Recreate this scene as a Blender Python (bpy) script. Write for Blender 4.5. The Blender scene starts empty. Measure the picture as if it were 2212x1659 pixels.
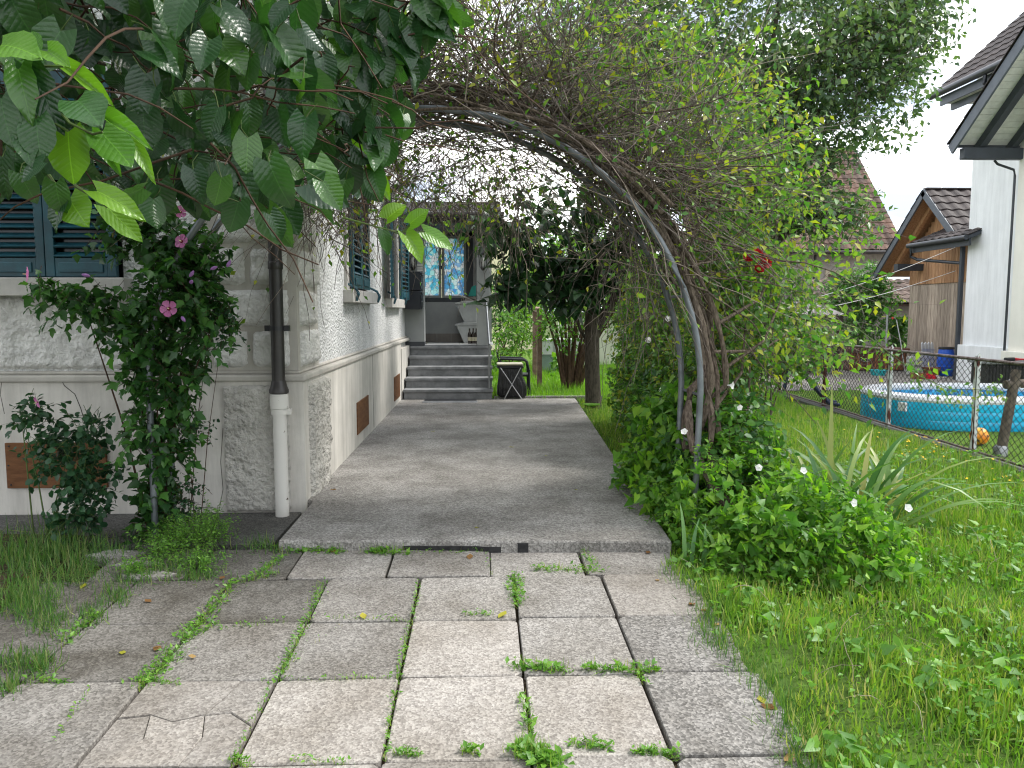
import bpy, math, random
import numpy as np
from mathutils import Vector, Matrix
R_ = math.radians
rng = np.random.default_rng(11)
random.seed(5)
SC = bpy.context.scene
COL = SC.collection

# ---------------------------------------------------------------- camera
CAMZ = 1.39
PITCH = math.atan(157.5 / 1661.0)
YAW = math.atan(61 * .9955 / 1661.0)
cam_d = bpy.data.cameras.new('camera')
cam_d.sensor_width = 36.0
cam_d.lens = 36.0 * 1661.0 / 2212.0
cam_d.clip_start = 0.05
cam_d.clip_end = 2000
cam = bpy.data.objects.new('camera', cam_d)
cam.location = (0, 0, CAMZ)
cam.rotation_euler = (math.pi / 2 - PITCH, 0, -YAW)
COL.objects.link(cam)
SC.camera = cam

# ---------------------------------------------------------------- sky, sun, exposure
SUN_EL, SUN_AZ = R_(52), R_(78)       # azimuth measured from +Y towards +X
w = bpy.data.worlds.new('World'); SC.world = w; w.use_nodes = True
nt = w.node_tree; nt.nodes.clear()
o_ = nt.nodes.new('ShaderNodeOutputWorld'); bg = nt.nodes.new('ShaderNodeBackground')
sky = nt.nodes.new('ShaderNodeTexSky'); sky.sky_type = 'NISHITA'; sky.sun_disc = False
sky.sun_elevation = SUN_EL; sky.sun_rotation = SUN_AZ; sky.air_density = 1.0; sky.dust_density = 1.5
tc = nt.nodes.new('ShaderNodeTexCoord')
mp = nt.nodes.new('ShaderNodeMapping'); mp.inputs['Scale'].default_value = (1.0, 1.0, 3.2)
nz = nt.nodes.new('ShaderNodeTexNoise'); nz.inputs['Scale'].default_value = 2.6; nz.inputs['Detail'].default_value = 7; nz.inputs['Roughness'].default_value = .55
r1 = nt.nodes.new('ShaderNodeValToRGB')       # how much cloud covers the blue
r1.color_ramp.elements[0].position = .33; r1.color_ramp.elements[0].color = (.82, .82, .82, 1)
r1.color_ramp.elements[1].position = .52; r1.color_ramp.elements[1].color = (1, 1, 1, 1)
nz2 = nt.nodes.new('ShaderNodeTexNoise'); nz2.inputs['Scale'].default_value = 4.5; nz2.inputs['Detail'].default_value = 6
r2 = nt.nodes.new('ShaderNodeValToRGB')       # cloud brightness, soft grey bellies to white
r2.color_ramp.elements[0].position = .44; r2.color_ramp.elements[0].color = (3.0, 3.45, 4.1, 1)
r2.color_ramp.elements[1].position = .66; r2.color_ramp.elements[1].color = (14.0, 13.8, 13.4, 1)
mx = nt.nodes.new('ShaderNodeMix'); mx.data_type = 'RGBA'
L = nt.links.new
L(tc.outputs['Generated'], mp.inputs['Vector']); L(mp.outputs['Vector'], nz.inputs['Vector']); L(mp.outputs['Vector'], nz2.inputs['Vector'])
L(nz.outputs['Fac'], r1.inputs['Fac']); L(nz2.outputs['Fac'], r2.inputs['Fac'])
L(r1.outputs['Color'], mx.inputs['Factor']); L(sky.outputs['Color'], mx.inputs['A']); L(r2.outputs['Color'], mx.inputs['B'])
L(mx.outputs['Result'], bg.inputs['Color']); bg.inputs['Strength'].default_value = 0.10
L(bg.outputs['Background'], o_.inputs['Surface'])
sd = bpy.data.lights.new('sun', 'SUN'); sd.energy = 1.5; sd.angle = R_(16); sd.color = (1.0, .965, .91)
so = bpy.data.objects.new('sun', sd); COL.objects.link(so)
sdir = Vector((math.cos(SUN_EL) * math.sin(SUN_AZ), math.cos(SUN_EL) * math.cos(SUN_AZ), math.sin(SUN_EL)))
so.rotation_euler = (-sdir).to_track_quat('-Z', 'Y').to_euler(); so.location = (6, 4, 20)
SC.view_settings.view_transform = 'Standard'; SC.view_settings.look = 'None'
SC.view_settings.exposure = 1.62; SC.view_settings.gamma = 1.0
try: SC.view_settings.use_curve_mapping = False
except Exception: pass
SC.cycles.max_bounces = 8; SC.cycles.transparent_max_bounces = 8
SC.cycles.use_denoising = True; SC.cycles.filter_width = 1.15

# ---------------------------------------------------------------- helpers: points
_f, _cx, _cy = 1661.0, 1106.0, 829.5
_F = np.array((math.sin(YAW) * math.cos(PITCH), math.cos(YAW) * math.cos(PITCH), -math.sin(PITCH)))
_R = np.array((math.cos(YAW), -math.sin(YAW), 0.0))
_U = np.cross(_R, _F)
def ray(px, py):
    px = np.asarray(px, float)[..., None]; py = np.asarray(py, float)[..., None]
    return _F + (px - _cx) / _f * _R - (py - _cy) / _f * _U
def at(px, py, Y):                      # the point seen at (px, py) that lies Y metres into the scene
    d = ray(px, py); t = np.asarray(Y, float)[..., None] / d[..., 1:2]
    return np.array((0, 0, CAMZ)) + d * t
def nrm(a):
    a = np.asarray(a, float)
    return a / np.maximum(np.linalg.norm(a, axis=-1, keepdims=True), 1e-9)

# ---------------------------------------------------------------- helpers: objects
WLOC = {}
def tag(o, label=None, cat=None, group=None, kind=None):
    if label: o['label'] = label
    if cat: o['category'] = cat
    if group: o['group'] = group
    if kind: o['kind'] = kind
    return o
def thing(name, label, cat, loc=(0, 0, 0), group=None):
    e = bpy.data.objects.new(name, None); COL.objects.link(e); e.location = loc
    e.empty_display_size = .1
    WLOC[e.name] = Vector(loc)
    return tag(e, label, cat, group)
def setparent(o, parent):
    if parent is not None:
        o.parent = parent
        o.matrix_parent_inverse = Matrix.Translation(-WLOC.get(parent.name, Vector((0, 0, 0))))
def link(name, me, m=None, parent=None, bevel=0, kind=None):
    o = bpy.data.objects.new(name, me); COL.objects.link(o)
    if m is not None: me.materials.append(m)
    setparent(o, parent)
    if bevel:
        b = o.modifiers.new('bevel', 'BEVEL'); b.width = bevel; b.segments = 2; b.limit_method = 'ANGLE'
    if kind: o['kind'] = kind
    return o
def npmesh(name, V, Fc, uv=None, smooth=False):
    V = np.asarray(V, np.float32).reshape(-1, 3); Fc = np.asarray(Fc, np.int32)
    k = Fc.shape[1]; me = bpy.data.meshes.new(name)
    me.vertices.add(len(V)); me.vertices.foreach_set('co', V.ravel())
    me.loops.add(Fc.size); me.loops.foreach_set('vertex_index', Fc.ravel())
    me.polygons.add(len(Fc)); me.polygons.foreach_set('loop_start', np.arange(0, Fc.size, k, dtype=np.int32))
    if smooth: me.polygons.foreach_set('use_smooth', np.ones(len(Fc), bool))
    if uv is not None:
        l = me.uv_layers.new(name='UVMap'); l.data.foreach_set('uv', np.asarray(uv, np.float32)[Fc.ravel()].ravel())
    me.update(calc_edges=True)
    return me
class MB:
    def __init__(s): s.v = []; s.f = []
    def add(s, vs, fs):
        n = len(s.v); s.v += [tuple(p) for p in vs]; s.f += [tuple(i + n for i in f) for f in fs]; return s
    def box(s, x0, x1, y0, y1, z0, z1):
        return s.add([(x0, y0, z0), (x1, y0, z0), (x1, y1, z0), (x0, y1, z0), (x0, y0, z1), (x1, y0, z1), (x1, y1, z1), (x0, y1, z1)],
                     [(0, 3, 2, 1), (4, 5, 6, 7), (0, 1, 5, 4), (1, 2, 6, 5), (2, 3, 7, 6), (3, 0, 4, 7)])
    def fbox(s, o, u, v, n, a0, a1, b0, b1, c0, c1):     # a box in the frame (o; u, v, n)
        o, u, v, n = map(np.array, (o, u, v, n))
        P = lambda a, b, c: o + u * a + v * b + n * c
        vs = [P(a0, b0, c0), P(a1, b0, c0), P(a1, b1, c0), P(a0, b1, c0), P(a0, b0, c1), P(a1, b0, c1), P(a1, b1, c1), P(a0, b1, c1)]
        fs = [(0, 3, 2, 1), (4, 5, 6, 7), (0, 1, 5, 4), (1, 2, 6, 5), (2, 3, 7, 6), (3, 0, 4, 7)]
        if np.dot(np.cross(u, v), n) < 0: fs = [f[::-1] for f in fs]
        return s.add(vs, fs)
    def prism(s, poly, z0, z1):                            # poly: list of (x, y), counter-clockwise
        k = len(poly)
        return s.add([(x, y, z0) for x, y in poly] + [(x, y, z1) for x, y in poly],
                     [tuple(range(k))[::-1], tuple(range(k, 2 * k))] + [(i, (i + 1) % k, k + (i + 1) % k, k + i) for i in range(k)])
    def extr(s, poly, d):                                  # poly: list of 3-D points, swept along d
        k = len(poly); d = np.array(d)
        return s.add([tuple(p) for p in poly] + [tuple(np.array(p) + d) for p in poly],
                     [tuple(range(k))[::-1], tuple(range(k, 2 * k))] + [(i, (i + 1) % k, k + (i + 1) % k, k + i) for i in range(k)])
    def tube(s, pts, r, n=10, cap=True):
        pts = [np.array(p, float) for p in pts]; k = len(pts)
        rr = [r] * k if np.isscalar(r) else list(r)
        vs = []
        for i, p in enumerate(pts):
            t = nrm((pts[min(i + 1, k - 1)] - pts[max(i - 1, 0)]))
            a = np.array((0, 0, 1.)) if abs(t[2]) < .9 else np.array((0, 1., 0))
            x = nrm(np.cross(a, t)); y = np.cross(t, x)
            for j in range(n):
                q = 2 * math.pi * j / n; vs.append(p + rr[i] * (x * math.cos(q) + y * math.sin(q)))
        fs = [(i * n + j, i * n + (j + 1) % n, (i + 1) * n + (j + 1) % n, (i + 1) * n + j) for i in range(k - 1) for j in range(n)]
        if cap: fs += [tuple(range(n))[::-1], tuple(range((k - 1) * n, k * n))]
        return s.add(vs, fs)
    def lathe(s, prof, c=(0, 0, 0), n=24, capb=True, capt=True):
        vs = [(c[0] + r * math.cos(2 * math.pi * j / n), c[1] + r * math.sin(2 * math.pi * j / n), c[2] + z) for r, z in prof for j in range(n)]
        k = len(prof)
        fs = [(i * n + j, i * n + (j + 1) % n, (i + 1) * n + (j + 1) % n, (i + 1) * n + j) for i in range(k - 1) for j in range(n)]
        if capb: fs.append(tuple(range(n))[::-1])
        if capt: fs.append(tuple(range((k - 1) * n, k * n)))
        return s.add(vs, fs)
    def mesh(s, name, smooth=False):
        me = bpy.data.meshes.new(name); me.from_pydata([tuple(map(float, p)) for p in s.v], [], s.f)
        if smooth:
            me.polygons.foreach_set('use_smooth', np.ones(len(me.polygons), bool)); me.update()
            me.set_sharp_from_angle(angle=R_(38))
        me.update(); return me
    def build(s, name, m, parent=None, bevel=0, smooth=False, kind=None):
        return link(name, s.mesh(name, smooth), m, parent, bevel, kind)

def dup(root, loc, rotz=0, label=None):
    r = root.copy(); COL.objects.link(r); r.location = loc; r.rotation_euler[2] = rotz
    if label: r['label'] = label
    for ch in list(root.children):
        c = ch.copy(); COL.objects.link(c); c.parent = r
        for g in list(ch.children):
            d = g.copy(); COL.objects.link(d); d.parent = c
    return r

# ---------------------------------------------------------------- helpers: materials
def _n(nt, t, **kw):
    n = nt.nodes.new(t)
    for k, v in kw.items():
        if k in n.inputs: n.inputs[k].default_value = v
        else: setattr(n, k, v)
    return n
def c4(c): return (c[0], c[1], c[2], 1)
def ramp(nt, stops):
    r = nt.nodes.new('ShaderNodeValToRGB'); e = r.color_ramp.elements
    while len(e) < len(stops): e.new(.5)
    for i, (p, c) in enumerate(stops): e[i].position = p; e[i].color = c4(c)
    return r
def mixc(nt, fac, a, b, mode='MIX'):
    m = nt.nodes.new('ShaderNodeMix'); m.data_type = 'RGBA'; m.blend_type = mode
    for key, val in (('Factor', fac), ('A', a), ('B', b)):
        s = m.inputs[key] if key != 'Factor' else m.inputs[0]
        if key != 'Factor': s = m.inputs[6] if key == 'A' else m.inputs[7]
        if isinstance(val, (tuple, list)): s.default_value = c4(val)
        elif isinstance(val, (int, float)): s.default_value = val
        else: nt.links.new(val, s)
    return m.outputs[2]
def math_(nt, op, a, b=None):
    m = nt.nodes.new('ShaderNodeMath'); m.operation = op
    for i, v in enumerate((a, b)):
        if v is None: continue
        if isinstance(v, (int, float)): m.inputs[i].default_value = v
        else: nt.links.new(v, m.inputs[i])
    return m.outputs[0]
def newmat(name, rough=.6, spec=.5, metal=0.0):
    m = bpy.data.materials.new(name); m.use_nodes = True
    b = m.node_tree.nodes['Principled BSDF']
    b.inputs['Roughness'].default_value = rough; b.inputs['Metallic'].default_value = metal
    b.inputs['Specular IOR Level'].default_value = spec
    return m, m.node_tree, b
def posn(nt, sc=None):
    g = nt.nodes.new('ShaderNodeNewGeometry')
    if sc is None: return g.outputs['Position']
    mp = nt.nodes.new('ShaderNodeMapping'); mp.inputs['Scale'].default_value = sc
    nt.links.new(g.outputs['Position'], mp.inputs['Vector']); return mp.outputs['Vector']
def noise(nt, vec, scale, detail=4, rough=.55, out='Fac'):
    n = _n(nt, 'ShaderNodeTexNoise', Scale=scale, Detail=detail, Roughness=rough); nt.links.new(vec, n.inputs['Vector']); return n.outputs[out]
def voro(nt, vec, scale, feature='F1', out='Distance', rnd=1.0):
    n = _n(nt, 'ShaderNodeTexVoronoi', Scale=scale); n.feature = feature; n.inputs['Randomness'].default_value = rnd
    nt.links.new(vec, n.inputs['Vector']); return n.outputs[out]
def bump(nt, b, h, strength=.4, dist=.01):
    bp = _n(nt, 'ShaderNodeBump', Strength=strength, Distance=dist); nt.links.new(h, bp.inputs['Height'])
    nt.links.new(bp.outputs['Normal'], b.inputs['Normal']); return bp
def simple(name, c, rough=.55, spec=.4, metal=0.0, c2=None, sc=6.0, bscale=40.0, bstr=.15, bdist=.004, rand=0.0, stretch=None, lo=.38, hi=.62):
    """a painted, metal, wood or plastic surface: two tones of the thing's own colour and fine relief"""
    m, nt, b = newmat(name, rough, spec, metal)
    p = posn(nt, stretch)
    if c2 is None: c2 = tuple(x * .82 for x in c)
    r = ramp(nt, [(lo, c2), (hi, c)]); nt.links.new(noise(nt, p, sc, 6, .6), r.inputs['Fac'])
    col = r.outputs['Color']
    if rand:
        oi = nt.nodes.new('ShaderNodeObjectInfo')
        mr = _n(nt, 'ShaderNodeMapRange'); mr.inputs['To Min'].default_value = 1 - rand; mr.inputs['To Max'].default_value = 1 + rand
        nt.links.new(oi.outputs['Random'], mr.inputs['Value'])
        col = mixc(nt, 1.0, col, mr.outputs['Result'], 'MULTIPLY')
    nt.links.new(col, b.inputs['Base Color'])
    if bstr: bump(nt, b, noise(nt, p, bscale, 5, .6), bstr, bdist)
    return m
def leafmat(name, cols, trans=.32, rough=.42, spec=.5, tr_gain=(1.5, 1.7, .7), island=True, veins=False, size_noise=None):
    """leaf blades: each blade its own tone of the species' colours; light passes through"""
    m, nt, b = newmat(name, rough, spec)
    if island:
        g = nt.nodes.new('ShaderNodeNewGeometry'); rnd = g.outputs['Random Per Island']
    else:
        g = nt.nodes.new('ShaderNodeObjectInfo'); rnd = g.outputs['Random']
    k = len(cols)
    r = ramp(nt, [(i / max(k - 1, 1), c) for i, c in enumerate(cols)]); nt.links.new(rnd, r.inputs['Fac'])
    col = r.outputs['Color']
    if size_noise:                  # straw-dry and lush patches in the turf
        pr_ = ramp(nt, [(.40, (1, 1, 1)), (.64, (1.3, 1.08, 1.3))]); nt.links.new(noise(nt, posn(nt), size_noise, 5, .6), pr_.inputs['Fac'])
        pd_ = ramp(nt, [(.34, (.62, .74, .7)), (.52, (1, 1, 1))]); nt.links.new(noise(nt, posn(nt, (1, 1, .3)), size_noise * 1.7, 4, .6), pd_.inputs['Fac'])
        col = mixc(nt, 1.0, mixc(nt, 1.0, col, pr_.outputs['Color'], 'MULTIPLY'), pd_.outputs['Color'], 'MULTIPLY')
    if veins:
        uv = nt.nodes.new('ShaderNodeUVMap'); sp = nt.nodes.new('ShaderNodeSeparateXYZ'); nt.links.new(uv.outputs['UV'], sp.inputs[0])
        ax = math_(nt, 'ABSOLUTE', sp.outputs[0])
        ph = math_(nt, 'MULTIPLY', math_(nt, 'SUBTRACT', sp.outputs[1], math_(nt, 'MULTIPLY', ax, .75)), 8.0)
        fr = math_(nt, 'ABSOLUTE', math_(nt, 'SUBTRACT', math_(nt, 'FRACT', math_(nt, 'ADD', ph, 10.0)), .5))
        side = math_(nt, 'LESS_THAN', fr, .035); mid = math_(nt, 'LESS_THAN', ax, .011)
        vein = math_(nt, 'MAXIMUM', math_(nt, 'MULTIPLY', side, .28), math_(nt, 'MULTIPLY', mid, .8))
        col2 = mixc(nt, vein, col, mixc(nt, 1.0, col, (1.7, 1.6, 1.5), 'MULTIPLY'))
        hgt = math_(nt, 'SUBTRACT', math_(nt, 'SINE', math_(nt, 'MULTIPLY', fr, 3.1416)), math_(nt, 'MULTIPLY', mid, 1.0))
        nn = _n(nt, 'ShaderNodeTexNoise', Scale=9.0, Detail=3.0); nt.links.new(uv.outputs['UV'], nn.inputs['Vector'])
        hgt = math_(nt, 'ADD', hgt, math_(nt, 'MULTIPLY', nn.outputs['Fac'], 2.2))
        bump(nt, b, hgt, .26, .003)
        col = col2
    nt.links.new(col, b.inputs['Base Color'])
    tr = nt.nodes.new('ShaderNodeBsdfTranslucent')
    nt.links.new(mixc(nt, 1.0, col, tr_gain, 'MULTIPLY'), tr.inputs['Color'])
    ms = _n(nt, 'ShaderNodeMixShader'); ms.inputs['Fac'].default_value = trans
    out = nt.nodes['Material Output']
    nt.links.new(b.outputs[0], ms.inputs[1]); nt.links.new(tr.outputs[0], ms.inputs[2]); nt.links.new(ms.outputs[0], out.inputs['Surface'])
    return m

# ---------------------------------------------------------------- helpers: foliage
def frames(d, n):
    y = nrm(d); x = nrm(np.cross(y, n)); z = np.cross(x, y)
    return np.stack([x, y, z], axis=2)          # columns are the leaf's own axes
def scatter(T, Fc, pos, Rm, sc):
    T = np.asarray(T, float); N = len(pos); k = len(T)
    sc = np.asarray(sc, float)
    if sc.ndim == 1: sc = sc[:, None].repeat(3, 1)
    V = np.einsum('nij,nkj->nki', Rm, T[None] * sc[:, None, :]) + pos[:, None, :]
    Fi = (np.asarray(Fc)[None] + (np.arange(N) * k)[:, None, None]).reshape(-1, np.asarray(Fc).shape[1])
    return V.reshape(-1, 3), Fi
def tubes(P, r, sides=3):
    N, S, _ = P.shape
    t = np.empty_like(P); t[:, 1:-1] = P[:, 2:] - P[:, :-2]; t[:, 0] = P[:, 1] - P[:, 0]; t[:, -1] = P[:, -1] - P[:, -2]; t = nrm(t)
    ref = np.broadcast_to(np.array((.31, .17, .93)), t.shape); x = nrm(np.cross(ref, t)); y = np.cross(t, x)
    r = np.asarray(r); r = r[:, None].repeat(S, 1) if r.ndim == 1 else r
    a = np.arange(sides) * 2 * math.pi / sides
    V = P[:, :, None, :] + r[:, :, None, None] * (x[:, :, None, :] * np.cos(a)[None, None, :, None] + y[:, :, None, :] * np.sin(a)[None, None, :, None])
    i = np.arange(S - 1)[:, None]; j = np.arange(sides)[None]; jn = (j + 1) % sides
    q = np.stack([i * sides + j, i * sides + jn, (i + 1) * sides + jn, (i + 1) * sides + j], -1).reshape(-1, 4)
    Fi = (q[None] + (np.arange(N) * S * sides)[:, None, None]).reshape(-1, 4)
    return V.reshape(-1, 3), Fi
# small leaf templates: base at the origin, growing along +y, upper face +z
LEAF_OVAL = (np.array([(0, 0, 0), (-.27, .42, .07), (0, .45, -.02), (.27, .42, .07), (0, 1, -.14)]), np.array([(0, 2, 1), (0, 3, 2), (1, 2, 4), (2, 3, 4)]))
LEAF_NARROW = (np.array([(0, 0, 0), (-.16, .42, .05), (0, .45, -.01), (.16, .42, .05), (0, 1, -.2)]), LEAF_OVAL[1])
LEAF_ROUND = (np.array([(0, 0, 0), (-.36, .3, .06), (-.3, .7, .03), (0, .5, -.03), (.36, .3, .06), (.3, .7, .03), (0, 1, -.12)]),
              np.array([(0, 3, 1), (1, 3, 2), (2, 3, 6), (3, 5, 6), (3, 4, 5), (0, 4, 3)]))
LEAF_HEART = (np.array([(0, 0, 0), (-.30, -.16, .03), (-.38, .18, .07), (0, .35, -.03), (.30, -.16, .03), (.38, .18, .07), (0, 1, -.16)]),
              np.array([(0, 3, 1), (1, 3, 2), (2, 3, 6), (3, 5, 6), (3, 4, 5), (0, 4, 3)]))
LEAF_LOBED = (np.array([(0, 0, 0), (-.22, .12, .02), (-.46, .42, .06), (-.26, .44, .0), (-.2, .72, .02), (0, .42, -.04), (0, 1, -.16), (.2, .72, .02), (.26, .44, .0), (.46, .42, .06), (.22, .12, .02)]),
              np.array([(0, 5, 1), (1, 5, 3), (1, 3, 2), (3, 5, 4), (4, 5, 6), (5, 7, 6), (5, 8, 7), (8, 10, 9), (5, 10, 8), (0, 10, 5)]))
BLADE = (np.array([(-.5, 0, 0), (.5, 0, 0), (-.42, .4, .05), (.42, .4, .05), (-.28, .75, .0), (.28, .75, .0), (0, 1, -.13)]),
         np.array([(0, 1, 3), (0, 3, 2), (2, 3, 5), (2, 5, 4), (4, 5, 6)]))
UP = np.array((0, 0, 1.))
def rvec(n): return nrm(rng.normal(size=(n, 3)))
def ell(c, r, n, inner=.0):
    u = rvec(n); q = (inner ** 3 + (1 - inner ** 3) * rng.random(n)) ** (1 / 3)
    return np.array(c) + u * q[:, None] * np.array(r), u
def twigpaths(st, d, ln, S=6, droop=.25, wig=.06):
    t = np.linspace(0, 1, S)[None, :, None]; ln = ln[:, None, None]
    P = st[:, None] + d[:, None] * ln * t - UP * (droop * ln * t * t)
    wv = np.cumsum(rng.normal(size=P.shape), axis=1) * wig * ln / S ** .5
    wv -= wv[:, :1]
    return P + wv
def twigleaves(P, K, size, spread=.9, tdown=.3, nrand=.5, tmin=.12, jit=.3):
    """K leaves along each twig path, alternating round it"""
    N, S, _ = P.shape
    t = np.linspace(tmin, 1, K)[None] + rng.uniform(-.5, .5, (N, K)) / K * .8; t = np.clip(t, 0, .999) * (S - 1)
    i = t.astype(int); fr = (t - i)[..., None]; ar = np.arange(N)[:, None]
    a, b = P[ar, i], P[ar, i + 1]; pos = a + (b - a) * fr; tg = nrm(b - a)
    sd = nrm(np.cross(tg, rng.normal(size=tg.shape)))
    d = nrm(tg * .55 + sd * spread - UP * tdown)
    n = nrm(UP * .9 + rng.normal(size=tg.shape) * nrand)
    sz = size * (1 + rng.uniform(-jit, jit, (N, K)))
    return pos.reshape(-1, 3), d.reshape(-1, 3), n.reshape(-1, 3), sz.ravel()
def leafobj(name, T, pos, d, n, sz, m, parent=None, kind='stuff', wscale=None):
    sc = np.stack([sz * (1 if wscale is None else wscale), sz, sz], 1)
    V, Fi = scatter(T[0], T[1], pos, frames(d, n), sc)
    return link(name, npmesh(name, V, Fi), m, parent, kind=kind)
def tubeobj(name, P, r, m, parent=None, sides=3, kind='stuff'):
    V, Fi = tubes(P, r, sides); return link(name, npmesh(name, V, Fi, smooth=True), m, parent, kind=kind)
def taper(n, S, r0, r1):
    return np.asarray(r0).reshape(-1, 1) * np.linspace(1, r1, S)[None] * np.ones((n, 1))
# ================================================================ materials of the setting
def aggregate(name, ca, cb, cc, patch, sc=115.0, tint=.16, bstr=.5, big=0):
    """washed concrete: pebbles of three tones in cement, with stains of their own shape"""
    m, nt, b = newmat(name, .85, .25)
    p = posn(nt)
    v = _n(nt, 'ShaderNodeTexVoronoi', Scale=sc); nt.links.new(p, v.inputs['Vector'])
    sp = nt.nodes.new('ShaderNodeSeparateColor'); nt.links.new(v.outputs['Color'], sp.inputs[0])
    r = ramp(nt, [(.05, ca), (.45, cb), (.95, cc)]); nt.links.new(sp.outputs[0], r.inputs['Fac'])
    n1 = noise(nt, p, 2.3, 7, .65)
    st = ramp(nt, [(.36, patch), (.60, (1, 1, 1))]); nt.links.new(n1, st.inputs['Fac'])
    col = mixc(nt, 1.0, r.outputs['Color'], st.outputs['Color'], 'MULTIPLY')
    if big:
        s2 = ramp(nt, [(.38, (.80, .79, .775)), (.50, (.97, .965, .96)), (.62, (1.18, 1.175, 1.165))]); nt.links.new(noise(nt, p, .85, 8, .68), s2.inputs['Fac'])
        col = mixc(nt, 1.0, col, s2.outputs['Color'], 'MULTIPLY')
    n3 = ramp(nt, [(.3, (.72, .72, .72)), (.7, (1.12, 1.12, 1.12))]); nt.links.new(noise(nt, p, 34, 4, .7), n3.inputs['Fac'])
    col = mixc(nt, .8, col, mixc(nt, 1.0, col, n3.outputs['Color'], 'MULTIPLY'))
    oi = nt.nodes.new('ShaderNodeObjectInfo')
    mr = _n(nt, 'ShaderNodeMapRange'); mr.inputs['To Min'].default_value = 1 - tint; mr.inputs['To Max'].default_value = 1 + tint
    nt.links.new(oi.outputs['Random'], mr.inputs['Value'])
    col = mixc(nt, 1.0, col, mr.outputs['Result'], 'MULTIPLY')
    nt.links.new(col, b.inputs['Base Color'])
    bump(nt, b, math_(nt, 'ADD', v.outputs['Distance'], math_(nt, 'MULTIPLY', noise(nt, p, 60, 3), .6)), bstr, .004)
    return m
M = {}
M['paver'] = aggregate('washed_concrete', (.175, .163, .150), (.265, .249, .232), (.375, .355, .33), (.68, .66, .63))
M['paver_pale'] = aggregate('washed_concrete_pale', (.225, .205, .187), (.315, .291, .266), (.405, .378, .348), (.72, .70, .67))
M['paver_dark'] = aggregate('washed_concrete_soiled', (.11, .102, .092), (.165, .155, .142), (.235, .222, .205), (.52, .50, .46))
M['paver_coarse'] = aggregate('washed_concrete_coarse', (.14, .133, .125), (.23, .218, .205), (.37, .352, .332), (.66, .645, .62), sc=100, bstr=.7)
M['terrace'] = aggregate('old_concrete', (.18, .172, .162), (.275, .264, .25), (.41, .394, .374), (.66, .65, .635), sc=105, tint=0, big=1)
M['apron'] = aggregate('dark_concrete', (.06, .058, .055), (.10, .097, .092), (.17, .165, .155), (.6, .6, .6), sc=120, tint=0)
M['soil'] = simple('soil', (.085, .062, .042), .95, .1, c2=(.045, .033, .024), sc=9, bscale=70, bstr=.8, bdist=.02)
M['turf'] = simple('turf_base', (.085, .15, .028), .95, .1, c2=(.05, .085, .018), sc=5, bscale=80, bstr=.7, bdist=.02)
M['mown'] = simple('mown_turf', (.12, .20, .035), .95, .1, c2=(.075, .14, .022), sc=7, bscale=110, bstr=.7, bdist=.015)
M['field'] = simple('far_ground', (.08, .12, .03), .95, .1, c2=(.06, .07, .03), sc=.5, bscale=3, bstr=.2)
M['tar'] = simple('tar_felt', (.012, .012, .013), .7, .3, c2=(.03, .03, .03), sc=30)
M['patio'] = simple('patio_slabs', (.27, .25, .23), .9, .2, c2=(.17, .16, .145), sc=4, bscale=90, bstr=.4)

# ================================================================ the setting
def sheet(name, x0, x1, y0, y1, zf, m, nx=2, ny=2):
    xs = np.linspace(x0, x1, nx); ys = np.linspace(y0, y1, ny)
    X, Y = np.meshgrid(xs, ys); Z = zf(X, Y)
    V = np.stack([X, Y, Z], -1).reshape(-1, 3)
    i = np.arange(ny - 1)[:, None] * nx + np.arange(nx - 1)[None]
    Fq = np.stack([i, i + 1, i + nx + 1, i + nx], -1).reshape(-1, 4)
    return tag(link(name, npmesh(name, V, Fq, smooth=True), m), kind='structure')
def lumps(X, Y, a=.015): return a * (np.sin(X * 5.1 + Y * 2.3) + np.sin(X * 2.2 - Y * 4.7 + 1) + .6 * np.sin(X * 9.3 + 2) * np.sin(Y * 8.1))
def pavez(y): return -0.137 + 0.037 * (y - 2.62)
def lawnz(X, Y): return np.clip(-.137 + .03 * (Y - 2.62), -.19, -.075) - .012
def flat(z): return lambda X, Y: np.full_like(X, z)
sheet('ground', -150, 150, -60, 260, flat(-.42), M['field'])
sheet('lawn', 1.1, 5.08, -1.5, 12.3, lambda X, Y: lawnz(X, Y) + lumps(X, Y), M['turf'], 60, 120)
sheet('garden_lawn', -2.0, 5.08, 12.25, 30, lambda X, Y: -.05 + lumps(X, Y) + np.where(X > 4.95, -.05, 0), M['mown'], 40, 90)
sheet('neighbour_lawn', 5.16, 30, -1.5, 15.6, lambda X, Y: -.25 + lumps(X, Y, .008), M['mown'], 60, 60)
sheet('neighbour_patio', 5.16, 30, 15.6, 45, flat(-.245), M['patio'])
sheet('soil_bed', -8, -1.05, -1.5, 5.0, lambda X, Y: pavez(Y) - np.where(X > -2.55, .055, .012) + lumps(X, Y, .006), M['soil'], 50, 50)
tag(MB().box(-8, -1.34, 4.78, 5.7, -.4, -.075).build('apron', M['apron']), kind='structure')

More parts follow.
